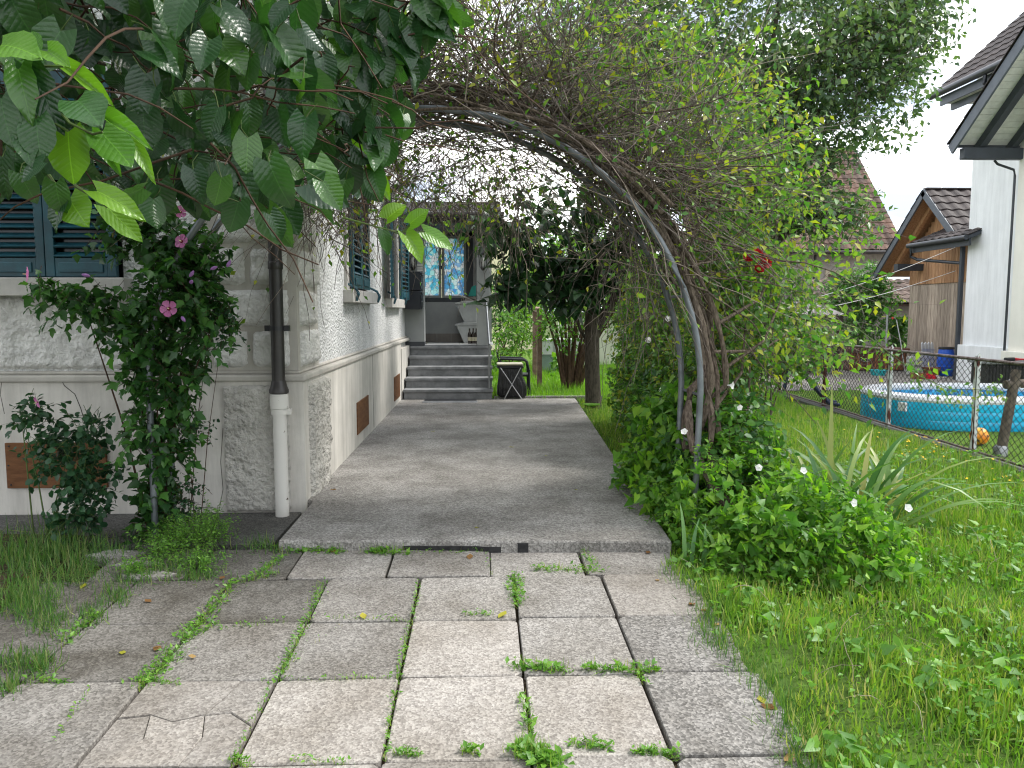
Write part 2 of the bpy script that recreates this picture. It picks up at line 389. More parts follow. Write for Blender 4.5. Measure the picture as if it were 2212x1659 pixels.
# raised concrete terrace along the house; the paved yard in front of it
ter = MB()
fx = [-1.255, -.9, -.45, -.05, .02, .35, .72, 1.135]; fy = [4.615, 4.60, 4.595, 4.575, 4.555, 4.55, 4.535, 4.51]
poly = list(zip(fx, fy)) + [(1.452, 11.90), (1.452, 12.2), (-1.32, 12.25), (-1.32, 5.62), (-1.262, 5.6)]
ter.prism(poly, -.30, 0)
terrace = tag(ter.build('terrace', M['terrace'], bevel=.012), kind='structure')
MB().prism([(-.50, 4.587), (-.05, 4.568), (.02, 4.55), (.10, 4.548), (.10, 4.60), (-.5, 4.62)], -.07, -.035).build('tar_strip', M['tar'], terrace)
MB().prism([(.20, 4.547), (.265, 4.546), (.275, 4.58), (.2, 4.58)], -.07, -.012).build('tar_strip', M['tar'], terrace)
MB().box(.16, 1.9, 12.22, 12.32, -.2, .03).build('kerb', M['terrace'], terrace)

bed = sheet('paving_bed', -1.9, 1.22, -1.5, 4.66, lambda X, Y: pavez(Y) - .035, M['soil'], 4, 8)
bed.name = 'paving'
rows = [4.66, 4.165, 3.62, 3.075, 2.505, 1.955, 1.40, .85, .3]
cols_a = [-2.42, -1.90, -1.385, -.86, -.358, .160, .645, 1.15]
cols_1 = [-2.2, -1.66, -1.10, -.55, .032, .568, 1.12]
def paver_mesh(x0, x1, y0, y1, z, tx, ty, poly=None):
    cx, cy = (x0 + x1) / 2, (y0 + y1) / 2
    if poly is None:
        c = .012; j = lambda: random.uniform(-.003, .003)
        poly = []
        for (a, b, da, db) in ((x0, y0, 1, 0), (x1, y0, 0, 1), (x1, y1, -1, 0), (x0, y1, 0, -1)):
            e = random.uniform(.008, .03)
            poly += [(a + (e if a == x0 else -e) + j(), b + j()) if da else (a + j(), b + (e if b == y0 else -e) + j())]
            if (a, b) == (x0, y0): poly = [(a + j(), b + e), (a + e, b + j())]
            elif (a, b) == (x1, y0): poly = poly[:2] + [(a - e, b + j()), (a + j(), b + e)]
            elif (a, b) == (x1, y1): poly = poly[:4] + [(a + j(), b - e), (a - e, b + j())]
            else: poly = poly[:6] + [(a + e, b + j()), (a + j(), b - e)]
    b = MB(); k = len(poly)
    top = lambda x, y: pavez(y) + z + tx * (x - cx) + ty * (y - cy)
    ins = [(cx + (x - cx) * .985, cy + (y - cy) * .985) for x, y in poly]
    if len(poly) != 8:
        gx, gy = np.mean(poly, axis=0); ins = [(gx + (x - gx) * .975, gy + (y - gy) * .975) for x, y in poly]
    b.add([(x, y, top(x, y) - .05) for x, y in poly] + [(x, y, top(x, y) - .005) for x, y in poly] + [(x, y, top(x, y)) for x, y in ins],
          [tuple(range(k))[::-1]] + [(i, (i + 1) % k, k + (i + 1) % k, k + i) for i in range(k)]
          + [(k + i, k + (i + 1) % k, 2 * k + (i + 1) % k, 2 * k + i) for i in range(k)] + [tuple(range(2 * k, 3 * k))])
    return b
JOINTS = []
for r in range(len(rows) - 1):
    y1, y0 = rows[r], rows[r + 1]
    cs = cols_1 if r == 0 else [c + (-.03 if r == 5 else 0) for c in cols_a]
    for c in range(len(cs) - 1):
        x0, x1 = cs[c], cs[c + 1]
        g = .004
        gl = g + random.uniform(0, .007); gr = g + random.uniform(0, .003)
        if r < 2 and x1 < -.85: mk = 'paver_dark'
        elif r == 0: mk = 'paver'
        elif x0 > .5 and r in (2, 3, 4): mk = 'paver_coarse'
        elif x1 < -.85: mk = 'paver'
        elif x0 > -.9 and r >= 3: mk = 'paver_pale'
        else: mk = random.choice(['paver', 'paver_pale', 'paver'])
        if x1 < -1.3 and r < 3: mk = 'paver_dark'
        z, tx, ty = random.uniform(-.006, .004), random.uniform(-.008, .008), random.uniform(-.008, .008)
        X0, X1, Y0, Y1 = x0 + gl, x1 - gr, y0 + random.uniform(.003, .008), y1 - random.uniform(.003, .007)
        if r == 3 and c == 2:          # the slab that has broken into pieces
            p = MB().box(X0, X1, Y0, Y1, pavez(y0) - .06, pavez(y0) - .035).build('paver', M['soil'], bed)
            W, H = X1 - X0, Y1 - Y0
            U = lambda u, v: (X0 + u * W, Y0 + v * H)
            A, B, C, D = U(0, .52), U(.22, .56), U(.42, .47), U(.62, .55)
            E, Fp, Gp, Hh = U(.80, .58), U(1, .66), U(.74, 1), U(.70, .80)
            I, J, K = U(.30, .28), U(.12, 0), U(.66, 0)
            def gap(ps):
                gx, gy = np.mean(ps, axis=0)
                return [(gx + (x - gx) * .985, gy + (y - gy) * .985) for x, y in ps]
            for ps in ([U(0, 0), J, I, B, A], [J, K, U(.70, .3), D, C, B, I], [K, U(1, 0), U(1, .42), E, D, U(.70, .3)],
                       [A, B, C, D, Hh, Gp, U(.3, 1), U(0, 1)], [D, E, Fp, U(1, 1), Gp, Hh], [E, U(1, .42), Fp]):
                paver_mesh(X0, X1, Y0, Y1, random.uniform(-.004, .003), tx, ty, gap(ps)).build('paver_fragment', M['paver_pale'], p)
        else:
            paver_mesh(X0, X1, Y0, Y1, z, tx, ty).build('paver', M[mk], bed)
        JOINTS.append((x0, y0, x0, y1)); JOINTS.append((x0, y0, x1, y0))
# ================================================================ the stucco house
def render_mat(name, c, c2, sc, bscale, bstr, bdist, streak=.25, fleck=0.0):
    m, nt, b = newmat(name, .9, .2)
    p = posn(nt)
    r = ramp(nt, [(.35, c2), (.65, c)]); nt.links.new(noise(nt, p, sc, 7, .65), r.inputs['Fac'])
    col = r.outputs['Color']
    if streak:
        s = ramp(nt, [(.35, (1 - streak,) * 3), (.6, (1, 1, 1))]); nt.links.new(noise(nt, posn(nt, (5, 5, .5)), 1.4, 6, .7), s.inputs['Fac'])
        col = mixc(nt, 1.0, col, s.outputs['Color'], 'MULTIPLY')
    if fleck:
        s = ramp(nt, [(.30, (1 - fleck,) * 3), (.47, (1, 1, 1))]); nt.links.new(noise(nt, p, 48, 3, .7), s.inputs['Fac'])
        col = mixc(nt, 1.0, col, s.outputs['Color'], 'MULTIPLY')
    nt.links.new(col, b.inputs['Base Color'])
    h = math_(nt, 'ADD', noise(nt, p, bscale, 4, .6), math_(nt, 'MULTIPLY', voro(nt, p, bscale * .8, 'SMOOTH_F1'), .8))
    bump(nt, b, h, bstr, bdist)
    return m
M['roughcast'] = render_mat('white_roughcast', (.82, .82, .815), (.70, .705, .70), 3, 50, 1.0, .03, .14, .32)
M['quoin'] = render_mat('rough_quoin_render', (.74, .73, .70), (.58, .57, .55), 7, 45, .8, .02, .15)
M['plinth'] = render_mat('grey_beige_render', (.66, .63, .58), (.54, .515, .47), 2.2, 120, .15, .004, .22)
M['band'] = render_mat('smooth_band_render', (.50, .475, .43), (.41, .39, .355), 3, 120, .15, .004, .15)
M['pebble'] = render_mat('coarse_plinth_render', (.62, .595, .545), (.50, .48, .44), 5, 40, 1.0, .035, .10)
M['stone'] = render_mat('sill_stone', (.55, .53, .50), (.45, .435, .41), 5, 140, .15, .004, .12)
M['teal'] = simple('teal_shutter_paint', (.010, .072, .098), .45, .45, c2=(.007, .046, .066), sc=7, bstr=.08, rand=.12)
M['dark'] = simple('dark_glass', (.008, .009, .010), .15, .5, c2=(.006, .006, .007), bstr=0)
M['hatch'] = simple('brown_board', (.17, .075, .03), .75, .3, c2=(.115, .048, .018), sc=6, stretch=(1, 1, 5), bstr=.3)
M['dark_pipe'] = simple('brown_black_pipe', (.035, .03, .028), .42, .5, c2=(.02, .018, .018), sc=5, bstr=.05)
M['white_pipe'] = simple('chipped_white_pipe', (.62, .60, .56), .5, .4, c2=(.10, .07, .05), sc=16, lo=.30, hi=.33, bstr=.1)
M['step'] = simple('grey_step_paint', (.26, .265, .27), .7, .3, c2=(.165, .17, .175), sc=6, bscale=60, bstr=.2)
M['porch_grey'] = simple('porch_render', (.34, .35, .345), .8, .3, c2=(.29, .30, .30), sc=3, bstr=.1)
M['porch_frame'] = simple('grey_window_frame', (.26, .265, .26), .5, .4, bstr=.05)
M['porch_dark'] = simple('dark_grey_trim', (.055, .06, .068), .6, .4, bstr=.05)
M['floor_tile'] = simple('pale_floor_tile', (.46, .47, .47), .35, .5, rand=.08, bstr=.05)
M['base_tile'] = simple('brown_grey_tile', (.20, .175, .155), .45, .5, rand=.1, bstr=.05)
M['metal'] = simple('grey_metal', (.30, .31, .32), .38, .5, metal=.8, sc=10, bstr=.1)
M['rooftile'] = simple('dark_brown_roof_tile', (.075, .058, .050), .75, .3, c2=(.05, .04, .036), sc=5, rand=.25, bstr=.4)
M['black'] = simple('black_metal', (.016, .017, .02), .45, .5, bstr=.05)
M['navy'] = simple('black_blue_box', (.011, .014, .022), .4, .5, bstr=.04)

HX, HY = -1.36, 5.62           # the upper walls' planes; the plinth stands proud of them
house = thing('stucco_house', 'white roughcast house with teal shutters and stone quoins beside the concrete terrace', 'house', (-4, 9, -.1))
MB().box(-9, HX, HY, 13.42, -.35, 7.4).build('wall', M['roughcast'], house)
MB().box(-9, -1.303, 5.57, 12.12, -.35, .885).build('plinth', M['plinth'], house)
MB().box(-9, -1.29, 12.12, 13.42, -.35, .80).build('plinth', M['plinth'], house)
pr = [(-9, 5.55), (-1.285, 5.55), (-1.285, 13.40), (HX - .05, 13.40), (HX - .05, HY + .05), (-9, HY + .05)]
led = MB().prism(pr, .885, .935)
pr2 = [(-9, 5.60), (-1.335, 5.60), (-1.335, 13.40), (HX - .05, 13.40), (HX - .05, HY + .05), (-9, HY + .05)]
led.prism(pr2, .935, .962)
led.build('ledge', M['band'], house, bevel=.014)

def relief(name, o, u, v, n, w, h, amp, res, m, parent, edge=.012, seed=0, base=.014):
    """a cast panel with a hewn face: its own thickness, border and lumps"""
    rg = np.random.default_rng(seed); nu, nv = max(6, int(w * res)), max(5, int(h * res))
    a = np.linspace(0, 1, nu); b_ = np.linspace(0, 1, nv); A, B = np.meshgrid(a, b_)
    Z = rg.random((nv, nu))
    Z = (Z + np.roll(Z, 1, 0) + np.roll(Z, 1, 1) + .5 * rg.random((nv, nu))) / 3
    big = rg.random((nv // 4 + 2, nu // 4 + 2)); Z = .6 * Z + .4 * np.repeat(np.repeat(big, 4, 0), 4, 1)[:nv, :nu]
    inset = (A > 0) & (A < 1) & (B > 0) & (B < 1)
    jit = lambda: (rg.random((nv, nu)) - .5)
    UU = A * w + np.where(inset, 0, jit() * edge); VV = B * h + np.where(inset, 0, jit() * edge)
    NN = np.where(inset, base + amp * Z, -.004)
    o, u, v, n = map(np.array, (o, u, v, n))
    P = o + UU[..., None] * u + VV[..., None] * v + NN[..., None] * n
    i = np.arange(nv - 1)[:, None] * nu + np.arange(nu - 1)[None]
    q = np.stack([i, i + 1, i + nu + 1, i + nu], -1).reshape(-1, 4)
    if np.dot(np.cross(u, v), n) < 0: q = q[:, ::-1]
    return link(name, npmesh(name, P.reshape(-1, 3), q), m, parent)
EX, EY, EZ = (1., 0, 0), (0, 1., 0), (0, 0, 1.)
FN, SN = (0, -1., 0), (1., 0, 0)
# smooth margins and hewn quoins, course by course
MB().box(-1.965, HX + .008, HY - .018, HY + .05, .962, 3.3).build('quoin_bed', M['band'], house)
MB().box(HX - .05, HX + .018, HY - .016, 6.30, .962, 3.3).build('quoin_bed', M['band'], house)
z = .985; i = 0
while z < 3.1:
    hgt = .262
    segs = [(-1.945, -1.70), (-1.665, -1.40)] if i % 2 == 0 else [(-1.885, -1.40)]
    for a, b in segs:
        relief('stone_block', (a, HY - .018, z), EX, EZ, FN, b - a, hgt, .040, 40, M['quoin'], house, seed=i * 7 + int(a * 10) % 5)
    relief('stone_block', (HX + .018, 5.675, z), EY, EZ, SN, (.50 if i % 2 else .56), hgt, .040, 40, M['quoin'], house, seed=90 + i)
    z += .295; i += 1
relief('rough_panel', (-4.2, HY, .975), EX, EZ, FN, 2.20, .515, .034, 46, M['quoin'], house, seed=3)
relief('rough_panel', (-1.88, 5.57, -.07), EX, EZ, FN, .47, .93, .042, 52, M['pebble'], house, seed=4)
relief('rough_panel', (-1.303, 5.72, -.02), EY, EZ, SN, .66, .88, .042, 52, M['pebble'], house, seed=5)

# hairline cracks in the plinth render: thin dark lines laid on its face
M['crack'] = simple('crack_line', (.10, .09, .08), .95, .1, bstr=0)
def crack(pts, wd=.003):
    b = MB(); b.tube([(x, 5.5695, z) for x, z in pts], wd, 4); b.build('crack', M['crack'], house)
crack([(-3.02, .93), (-2.99, .86), (-2.92, .80), (-2.885, .70), (-2.86, .60), (-2.84, .52)])
crack([(-3.42, .93), (-3.44, .80), (-3.42, .66)], .002)
crack([(-3.05, .12), (-3.03, .02), (-3.01, -.06)], .002)
crack([(-1.885, .55), (-1.91, .3), (-1.90, .1), (-1.93, -.04), (-2.1, -.03), (-2.3, -.05)], .002)
b = MB(); b.tube([(-1.302, 9.05, .88), (-1.302, 9.02, .5), (-1.302, 9.06, .02)], .0022, 4); b.build('crack', M['crack'], house)

def shutter(o, u, n, w, h, parent, bot=.13, top=.10, sp=.066, ang=.62):
    """a louvred leaf hung in front of the wall: stiles and rails, slats of their own"""
    o, u, n = map(np.array, (o, u, n)); v = np.array(EZ); t = .038
    fr = MB()
    fr.fbox(o, u, v, n, 0, .062, 0, h, 0, t); fr.fbox(o, u, v, n, w - .062, w, 0, h, 0, t)
    fr.fbox(o, u, v, n, .062, w - .062, 0, bot, .003, t - .003); fr.fbox(o, u, v, n, .062, w - .062, h - top, h, .003, t - .003)
    f = fr.build('shutter', M['teal'], parent, bevel=.004)
    MB().fbox(o, u, v, n, .09, w - .09, .03, bot - .03, t - .004, t + .006).build('raised_panel', M['teal'], f, bevel=.004)
    proto = None; zz = bot + .025
    c, s = math.cos(ang), math.sin(ang)
    while zz < h - top - .01:
        vv = v * s - n * c * 1.0; nn = v * c + n * s
        oo = o + v * zz + n * (t * .5)
        sl = MB().fbox(oo, u, -vv, nn, .058, w - .058, -.028, .028, -.005, .005)
        sl.build('slat', M['teal'], f); zz += sp
    return f
# ground-floor window on the front: two closed leaves over a stone sill
MB().box(-3.56, -2.56, HY - .012, HY + .02, 1.625, 3.05).build('window', M['dark'], house)
MB().box(-4.05, -2.50, 5.485, HY + .01, 1.495, 1.622).build('window_sill', M['stone'], house, bevel=.006)
s1 = shutter((-3.055, 5.575, 1.63), EX, FN, .485, 1.40, house)
s2 = shutter((-3.545, 5.575, 1.63), EX, FN, .485, 1.40, house)
# first window on the side wall, leaves closed; the second one has its leaves folded open
MB().box(HX - .02, HX + .012, 7.74, 8.86, 1.62, 2.98).build('window', M['dark'], house)
MB().box(HX - .01, HX + .03, 7.62, 7.74, 1.60, 3.10).build('window_surround', M['stone'], house, bevel=.004)
MB().box(HX - .01, HX + .03, 8.86, 8.98, 1.60, 3.10).build('window_surround', M['stone'], house, bevel=.004)
MB().box(HX - .02, HX + .10, 7.55, 9.28, 1.475, 1.60).build('window_sill', M['stone'], house, bevel=.006)
shutter((HX + .035, 7.745, 1.625), EY, SN, .55, 1.38, house); shutter((HX + .035, 8.30, 1.625), EY, SN, .55, 1.38, house)
MB().box(HX - .02, HX + .012, 11.05, 12.10, 1.58, 3.05).build('window', M['dark'], house)
MB().box(HX - .01, HX + .04, 11.0, 11.10, 1.57, 3.2).build('window_surround', M['stone'], house, bevel=.004)
MB().box(HX - .01, HX + .04, 12.05, 12.15, 1.57, 3.2).build('window_surround', M['stone'], house, bevel=.004)
MB().box(HX - .02, HX + .10, 10.75, 12.45, 1.44, 1.57).build('window_sill', M['stone'], house, bevel=.006)
shutter((HX + .045, 11.0, 1.57), (.12, -.993, 0), (.993, .12, 0), .55, 1.45, house)
shutter((HX + .045, 12.15, 1.57), (.12, .993, 0), (.993, -.12, 0), .55, 1.45, house)
# upper storey window over them
MB().box(HX - .02, HX + .012, 7.75, 8.86, 4.55, 6.0).build('window', M['dark'], house)
MB().box(HX - .02, HX + .10, 7.55, 9.1, 4.40, 4.53).build('window_sill', M['stone'], house, bevel=.006)
shutter((HX + .02, 7.2, 4.55), EY, SN, .54, 1.45, house, sp=.09); shutter((HX + .02, 8.88, 4.55), EY, SN, .54, 1.45, house, sp=.09)
# shutter catches beside the sills
for y in (7.66, 9.20, 10.86, 12.36):
    c = MB(); c.tube([(HX + .02, y, 1.66), (HX + .10, y, 1.62), (HX + .13, y, 1.56), (HX + .11, y, 1.49)], [.012, .016, .018, .012], 6)
    c.build('shutter_catch', M['teal'], house, smooth=True)
# boards over the cellar openings
hb = MB().box(-3.42, -2.715, 5.548, 5.575, .123, .452).build('cellar_board', M['hatch'], house, bevel=.003)
for x, zz in ((-3.39, .43), (-3.40, .29), (-3.39, .15), (-3.1, .13), (-2.76, .43)):
    MB().tube([(x, 5.549, zz), (x, 5.542, zz)], .006, 6).build('screw', M['black'], hb)
for y0, y1, z0, z1 in ((7.85, 8.62, .125, .455), (11.13, 11.85, .085, .435)):
    MB().box(-1.32, -1.292, y0, y1, z0, z1).build('cellar_board', M['hatch'], house, bevel=.003)

# rainwater pipe at the corner
dp = MB().tube([(-1.452, 5.475, -.12), (-1.452, 5.475, .79)], .048, 18).build('drainpipe', M['white_pipe'], house, smooth=True)
MB().lathe([(.058, .66), (.058, .70), (.064, .705), (.064, .80), (.056, .81)], (-1.452, 5.475, 0), 20).build('socket', M['white_pipe'], dp, smooth=True)
MB().box(-1.40, -1.37, 5.46, 5.49, .66, .70).build('lug', M['white_pipe'], dp)
up = MB().tube([(-1.452, 5.475, .80), (-1.452, 5.475, 4.6)], .046, 18).build('drainpipe', M['dark_pipe'], house, smooth=True)
MB().lathe([(.048, .90), (.058, .86), (.068, .835), (.068, .815), (.05, .80)], (-1.452, 5.475, 0), 20).build('collar', M['dark_pipe'], up, smooth=True)
MB().lathe([(.049, 1.68), (.0515, 1.685), (.0515, 1.73), (.049, 1.735)], (-1.452, 5.475, 0), 20).build('collar', M['dark_pipe'], up, smooth=True)
bk = MB().lathe([(.054, 1.255), (.054, 1.285)], (-1.452, 5.475, 0), 20); bk.box(-1.40, -1.365, 5.455, 5.495, 1.25, 1.29); bk.box(-1.535, -1.50, 5.455, 5.495, 1.25, 1.29); bk.box(-1.465, -1.44, 5.50, 5.61, 1.26, 1.28)
bk.build('pipe_bracket', M['black'], up)

# ---- entrance steps and porch
sy = [12.10, 12.40, 12.74, 13.06, 13.38, 13.42]
for k in range(5):
    z1 = .157 * (k + 1)
    st = MB().box(-1.262, .128, sy[k] + .035, 13.5, z1 - .157, z1 - .045).build('step', M['step'], house)
    MB().box(-1.275, .145, sy[k], sy[k + 1] + .06, z1 - .045, z1).build('tread', M['step'], st, bevel=.008)
MB().box(-1.36, .12, 13.46, 14.75, .3, .796).build('landing', M['step'], house)
for k in range(4):
    for j in range(3):
        MB().box(-1.03 + k * .30, -1.03 + k * .30 + .294, 13.48 + j * .41, 13.48 + j * .41 + .404, .797, .806).build('tile', M['floor_tile'], house)
MB().box(-1.36, -1.035, 13.40, 13.72, .80, 3.0).build('pilaster', M['porch_grey'], house)
MB().box(-1.37, -1.03, 13.385, 13.73, .78, .86).build('pilaster_foot', M['porch_dark'], house)
MB().box(-.122, .108, 13.40, 13.66, .79, 3.0).build('pillar', M['porch_grey'], house, bevel=.006)
MB().box(-.122, .108, 14.5, 14.75, .79, 3.0).build('pillar', M['porch_grey'], house, bevel=.006)
MB().box(-1.38, .15, 14.70, 14.82, .80, 1.56).build('parapet', M['porch_grey'], house)
MB().box(-1.36, -1.30, 13.72, 14.72, .80, 3.0).build('porch_wall', M['porch_grey'], house)
for k in range(4):
    MB().box(-1.16 + k * .27, -1.16 + k * .27 + .265, 14.688, 14.70, .807, .965).build('tile', M['base_tile'], house)
MB().box(-1.42, .20, 13.2, 14.95, 2.86, 3.02).build('porch_ceiling', M['porch_dark'], house)
pf = MB(); pf.extr([(-1.42, 13.0, 3.0), (-1.42, 15.1, 3.0), (-1.42, 14.05, 3.34)], (1.72, 0, 0)); pf.build('porch_roof', simple('dark_porch_roofing', (.03, .026, .024), .8, .2), house)
MB().tube([(-1.42, 12.96, 2.98), (.34, 12.96, 2.98)], .055, 10).build('gutter', M['dark_pipe'], house, smooth=True)
# window of the porch with patterned film on both panes
wf = MB()
wf.box(-1.30, .15, 14.70, 14.80, 1.56, 1.64)
wf_ = wf.build('window', M['porch_dark'], house)
fr = MB()
for a, b, c, d in ((-1.20, -.80, 1.64, 2.80), (-.79, -.33, 1.64, 2.80)):
    fr.box(a, a + .045, 14.69, 14.74, c, d); fr.box(b - .045, b, 14.69, 14.74, c, d); fr.box(a + .045, b - .045, 14.692, 14.738, c, c + .045); fr.box(a + .045, b - .045, 14.692, 14.738, d - .05, d)
fr.build('window_frame', M['porch_frame'], wf_)
MB().box(-.33, -.20, 14.69, 14.78, 1.64, 2.9).build('window_post', M['porch_dark'], wf_)
MB().box(-1.30, .15, 14.69, 14.78, 2.80, 2.90).build('window_head', M['porch_dark'], wf_)
MB().box(-.20, .15, 14.70, 14.78, 1.56, 2.9).build('wall_panel', M['porch_grey'], wf_)
MB().box(-.81, -.78, 14.655, 14.69, 2.18, 2.24).build('window_handle', M['black'], wf_)
def film(name, lo, hi):
    m, nt, b = newmat(name, .3, .5)
    p = posn(nt, (1, 0, 1))
    v = _n(nt, 'ShaderNodeTexVoronoi', Scale=17.0); nt.links.new(mixc(nt, .035, p, noise(nt, p, 9, 2, .5, 'Color')), v.inputs['Vector'])
    sp = nt.nodes.new('ShaderNodeSeparateColor'); nt.links.new(v.outputs['Color'], sp.inputs[0])
    r = ramp(nt, [(.0, lo), (.22, hi), (.40, (.80, .90, .92)), (.60, (.16, .70, .88)), (.72, (.88, .84, .88)), (.92, (.05, .50, .82))]); r.color_ramp.interpolation = 'CONSTANT'
    nt.links.new(sp.outputs[0], r.inputs['Fac'])
    e = _n(nt, 'ShaderNodeTexVoronoi', Scale=17.0); e.feature = 'DISTANCE_TO_EDGE'; nt.links.new(mixc(nt, .035, p, noise(nt, p, 9, 2, .5, 'Color')), e.inputs['Vector'])
    col = mixc(nt, math_(nt, 'LESS_THAN', e.outputs['Distance'], .03), mixc(nt, .30, r.outputs['Color'], (.86, .90, .93)), (.30, .42, .48))
    nt.links.new(col, b.inputs['Base Color'])
    t = nt.nodes.new('ShaderNodeBsdfTranslucent'); nt.links.new(col, t.inputs['Color'])
    ms = _n(nt, 'ShaderNodeMixShader'); ms.inputs['Fac'].default_value = .82
    nt.links.new(b.outputs[0], ms.inputs[1]); nt.links.new(t.outputs[0], ms.inputs[2]); nt.links.new(ms.outputs[0], nt.nodes['Material Output'].inputs['Surface'])
    return m
MB().box(-1.155, -.845, 14.712, 14.718, 1.685, 2.75).build('pane', film('film_cyan', (.05, .66, .86), (.60, .90, .90)), wf_)
MB().box(-.745, -.375, 14.712, 14.718, 1.685, 2.75).build('pane', film('film_blue', (.05, .42, .82), (.34, .60, .90)), wf_)
# handrail
hr = MB(); hr.tube([(.085, 12.17, .0), (.085, 12.17, .86)], .016, 10)
hrp = hr.build('handrail', M['metal'], house, smooth=True)
MB().tube([(.085, 12.17, .86), (.04, 13.40, 1.57)], .019, 10).build('rail', M['metal'], hrp, smooth=True)
# ================================================================ the neighbours' plot
M['white_render'] = render_mat('white_house_render', (.86, .87, .885), (.80, .81, .825), 1.5, 70, .25, .006, .13)  # west wall's bluish shade put into the white as a tint
M['cream_lit_render'] = render_mat('cream_lit_house_render', (.86, .83, .76), (.80, .77, .70), 1.5, 70, .25, .006, .05)  # warm light on the wing put into the colour; garden wall's own cream
M['slate_paint'] = simple('slate_blue_paint', (.10, .115, .14), .5, .4, bstr=.05)
M['slate_dark'] = simple('dark_slate_paint', (.045, .053, .066), .55, .4, bstr=.05)
M['soffit'] = simple('white_soffit', (.72, .71, .67), .6, .3, bstr=.04, rand=.03)
M['zinc'] = simple('dark_zinc', (.05, .055, .065), .35, .5, metal=.4, bstr=.05)
M['tile_dark'] = simple('dark_concrete_tile', (.060, .048, .046), .7, .3, c2=(.042, .034, .034), sc=6, rand=.28, bstr=.25)
M['tile_red'] = simple('weathered_clay_tile', (.135, .082, .062), .85, .2, c2=(.075, .055, .047), sc=1.6, rand=.38, bstr=.4)
M['tile_grey'] = simple('lichened_clay_tile', (.155, .115, .095), .85, .2, c2=(.09, .07, .062), sc=3, rand=.3, bstr=.4)
M['larch'] = simple('larch_boards', (.46, .27, .15), .75, .25, c2=(.33, .175, .09), sc=5, stretch=(6, 6, .6), rand=.2, bstr=.2)
M['larch_grey'] = simple('weathered_boards', (.46, .38, .31), .8, .2, c2=(.29, .235, .19), sc=5, stretch=(6, 6, .5), rand=.25, bstr=.25)
M['rust'] = simple('rusty_red_iron', (.115, .030, .022), .75, .3, c2=(.045, .02, .016), sc=22, bstr=.4)
M['peel'] = simple('peeling_white_paint', (.60, .62, .62), .6, .3, c2=(.105, .03, .022), sc=9, stretch=(3, 3, .7), lo=.42, hi=.46, bstr=.4)
M['wire'] = simple('dull_wire', (.035, .032, .031), .7, .3, bstr=0)
M['rail'] = simple('rusty_rail', (.17, .14, .13), .6, .4, c2=(.06, .028, .022), sc=28, lo=.42, hi=.56, bstr=.3)

def tile_mesh(w, h, t=.022, wave=.022, n=6):
    b = MB(); xs = np.linspace(0, w * 1.03, n + 1)
    zz = wave * (.5 - .5 * np.cos(xs / w * 2 * math.pi)) ; k = n + 1
    top0 = [(x, 0, z + t * 1.7) for x, z in zip(xs, zz)]; top1 = [(x, h * 1.12, z + t * .7) for x, z in zip(xs, zz)]
    bot0 = [(x, 0, z + t * .5) for x, z in zip(xs, zz)]
    b.add(top0 + top1 + bot0, [(i, i + 1, k + i + 1, k + i) for i in range(n)] + [(2 * k + i, 2 * k + i + 1, i + 1, i) for i in range(n)]
          + [(0, k, 2 * k), (n, 2 * k + n, k + n)])
    return b
def tile_roof(parent, o, u, v, nu, nv, tw, th, m, vis=None, cap=300, wave=.022, t=.022):
    """courses of tiles laid on a roof part; the largest in view each an object, any others joined"""
    u = nrm(u); v = nrm(v); n = nrm(np.cross(u, v)); o = np.array(o, float)
    if n[2] < 0: n = -n
    base = tile_mesh(tw, th, t, wave); me = base.mesh('tile'); me.materials.append(m)
    spots = [(i, j) for j in range(nv) for i in range(nu)]
    if vis: spots.sort(key=lambda s: vis(*s))
    rest = []
    for c, (i, j) in enumerate(spots):
        p = o + u * (i * tw) + v * (j * th)
        if c < cap:
            ob = bpy.data.objects.new('tile', me); COL.objects.link(ob); ob.parent = parent
            Mx = Matrix(((u[0], v[0], n[0], p[0]), (u[1], v[1], n[1], p[1]), (u[2], v[2], n[2], p[2]), (0, 0, 0, 1)))
            ob.matrix_basis = Mx
        else: rest.append(p)
    if rest:
        T = np.array(base.v); Rm = np.stack([u, v, n], 1); mb = MB()
        for p in rest: mb.add(T @ Rm.T + p, base.f)
        mb.build('tiles', m, parent, kind='stuff')

# ---- the white house on the right
wh = thing('white_house', 'tall white rendered house with dark tiled roofs beyond the fence', 'house', (13, 15, -.25))
MB().box(11.3, 17, 13.5, 17.77, -.3, 7.0).build('wall', M['white_render'], wh)
MB().box(11.22, 17, 13.5, 17.84, -.3, .60).build('plinth', M['white_render'], wh, bevel=.01)
MB().box(10.72, 17, 8.2, 15.35, -.3, 5.2).build('wing_wall', M['cream_lit_render'], wh)
MB().box(10.62, 17, 8.1, 15.42, -.3, .58).build('plinth', M['cream_lit_render'], wh, bevel=.01)
# wing roof: rises from the far eave towards the viewer, with a wide verge on the west side
VS = nrm((0, -math.cos(R_(37)), math.sin(R_(37)))); VN = np.array((0, -VS[2] * -1, 0)); Nn = nrm(np.cross((1, 0, 0), VS)); Nn = Nn if Nn[2] > 0 else -Nn
ro = np.array((9.42, 15.55, 4.68)); rl = 4.6
wr = MB().fbox(ro, (1, 0, 0), VS, Nn, 0, 7.0, 0, rl, -.02, .05).build('roof', M['slate_dark'], wh)
for k in range(30):
    MB().fbox(ro, (1, 0, 0), VS, Nn, .05, 1.35, .1 + k * .148, .1 + k * .148 + .141, -.045, -.022).build('soffit_board', M['soffit'], wr)
MB().fbox(ro, (1, 0, 0), VS, Nn, -.03, .012, -.02, rl, -.17, .045).build('verge_board', M['slate_paint'], wr)
MB().fbox(ro, (1, 0, 0), VS, Nn, .42, .56, .05, rl, -.20, -.047).build('rafter', M['slate_dark'], wr, bevel=.006)
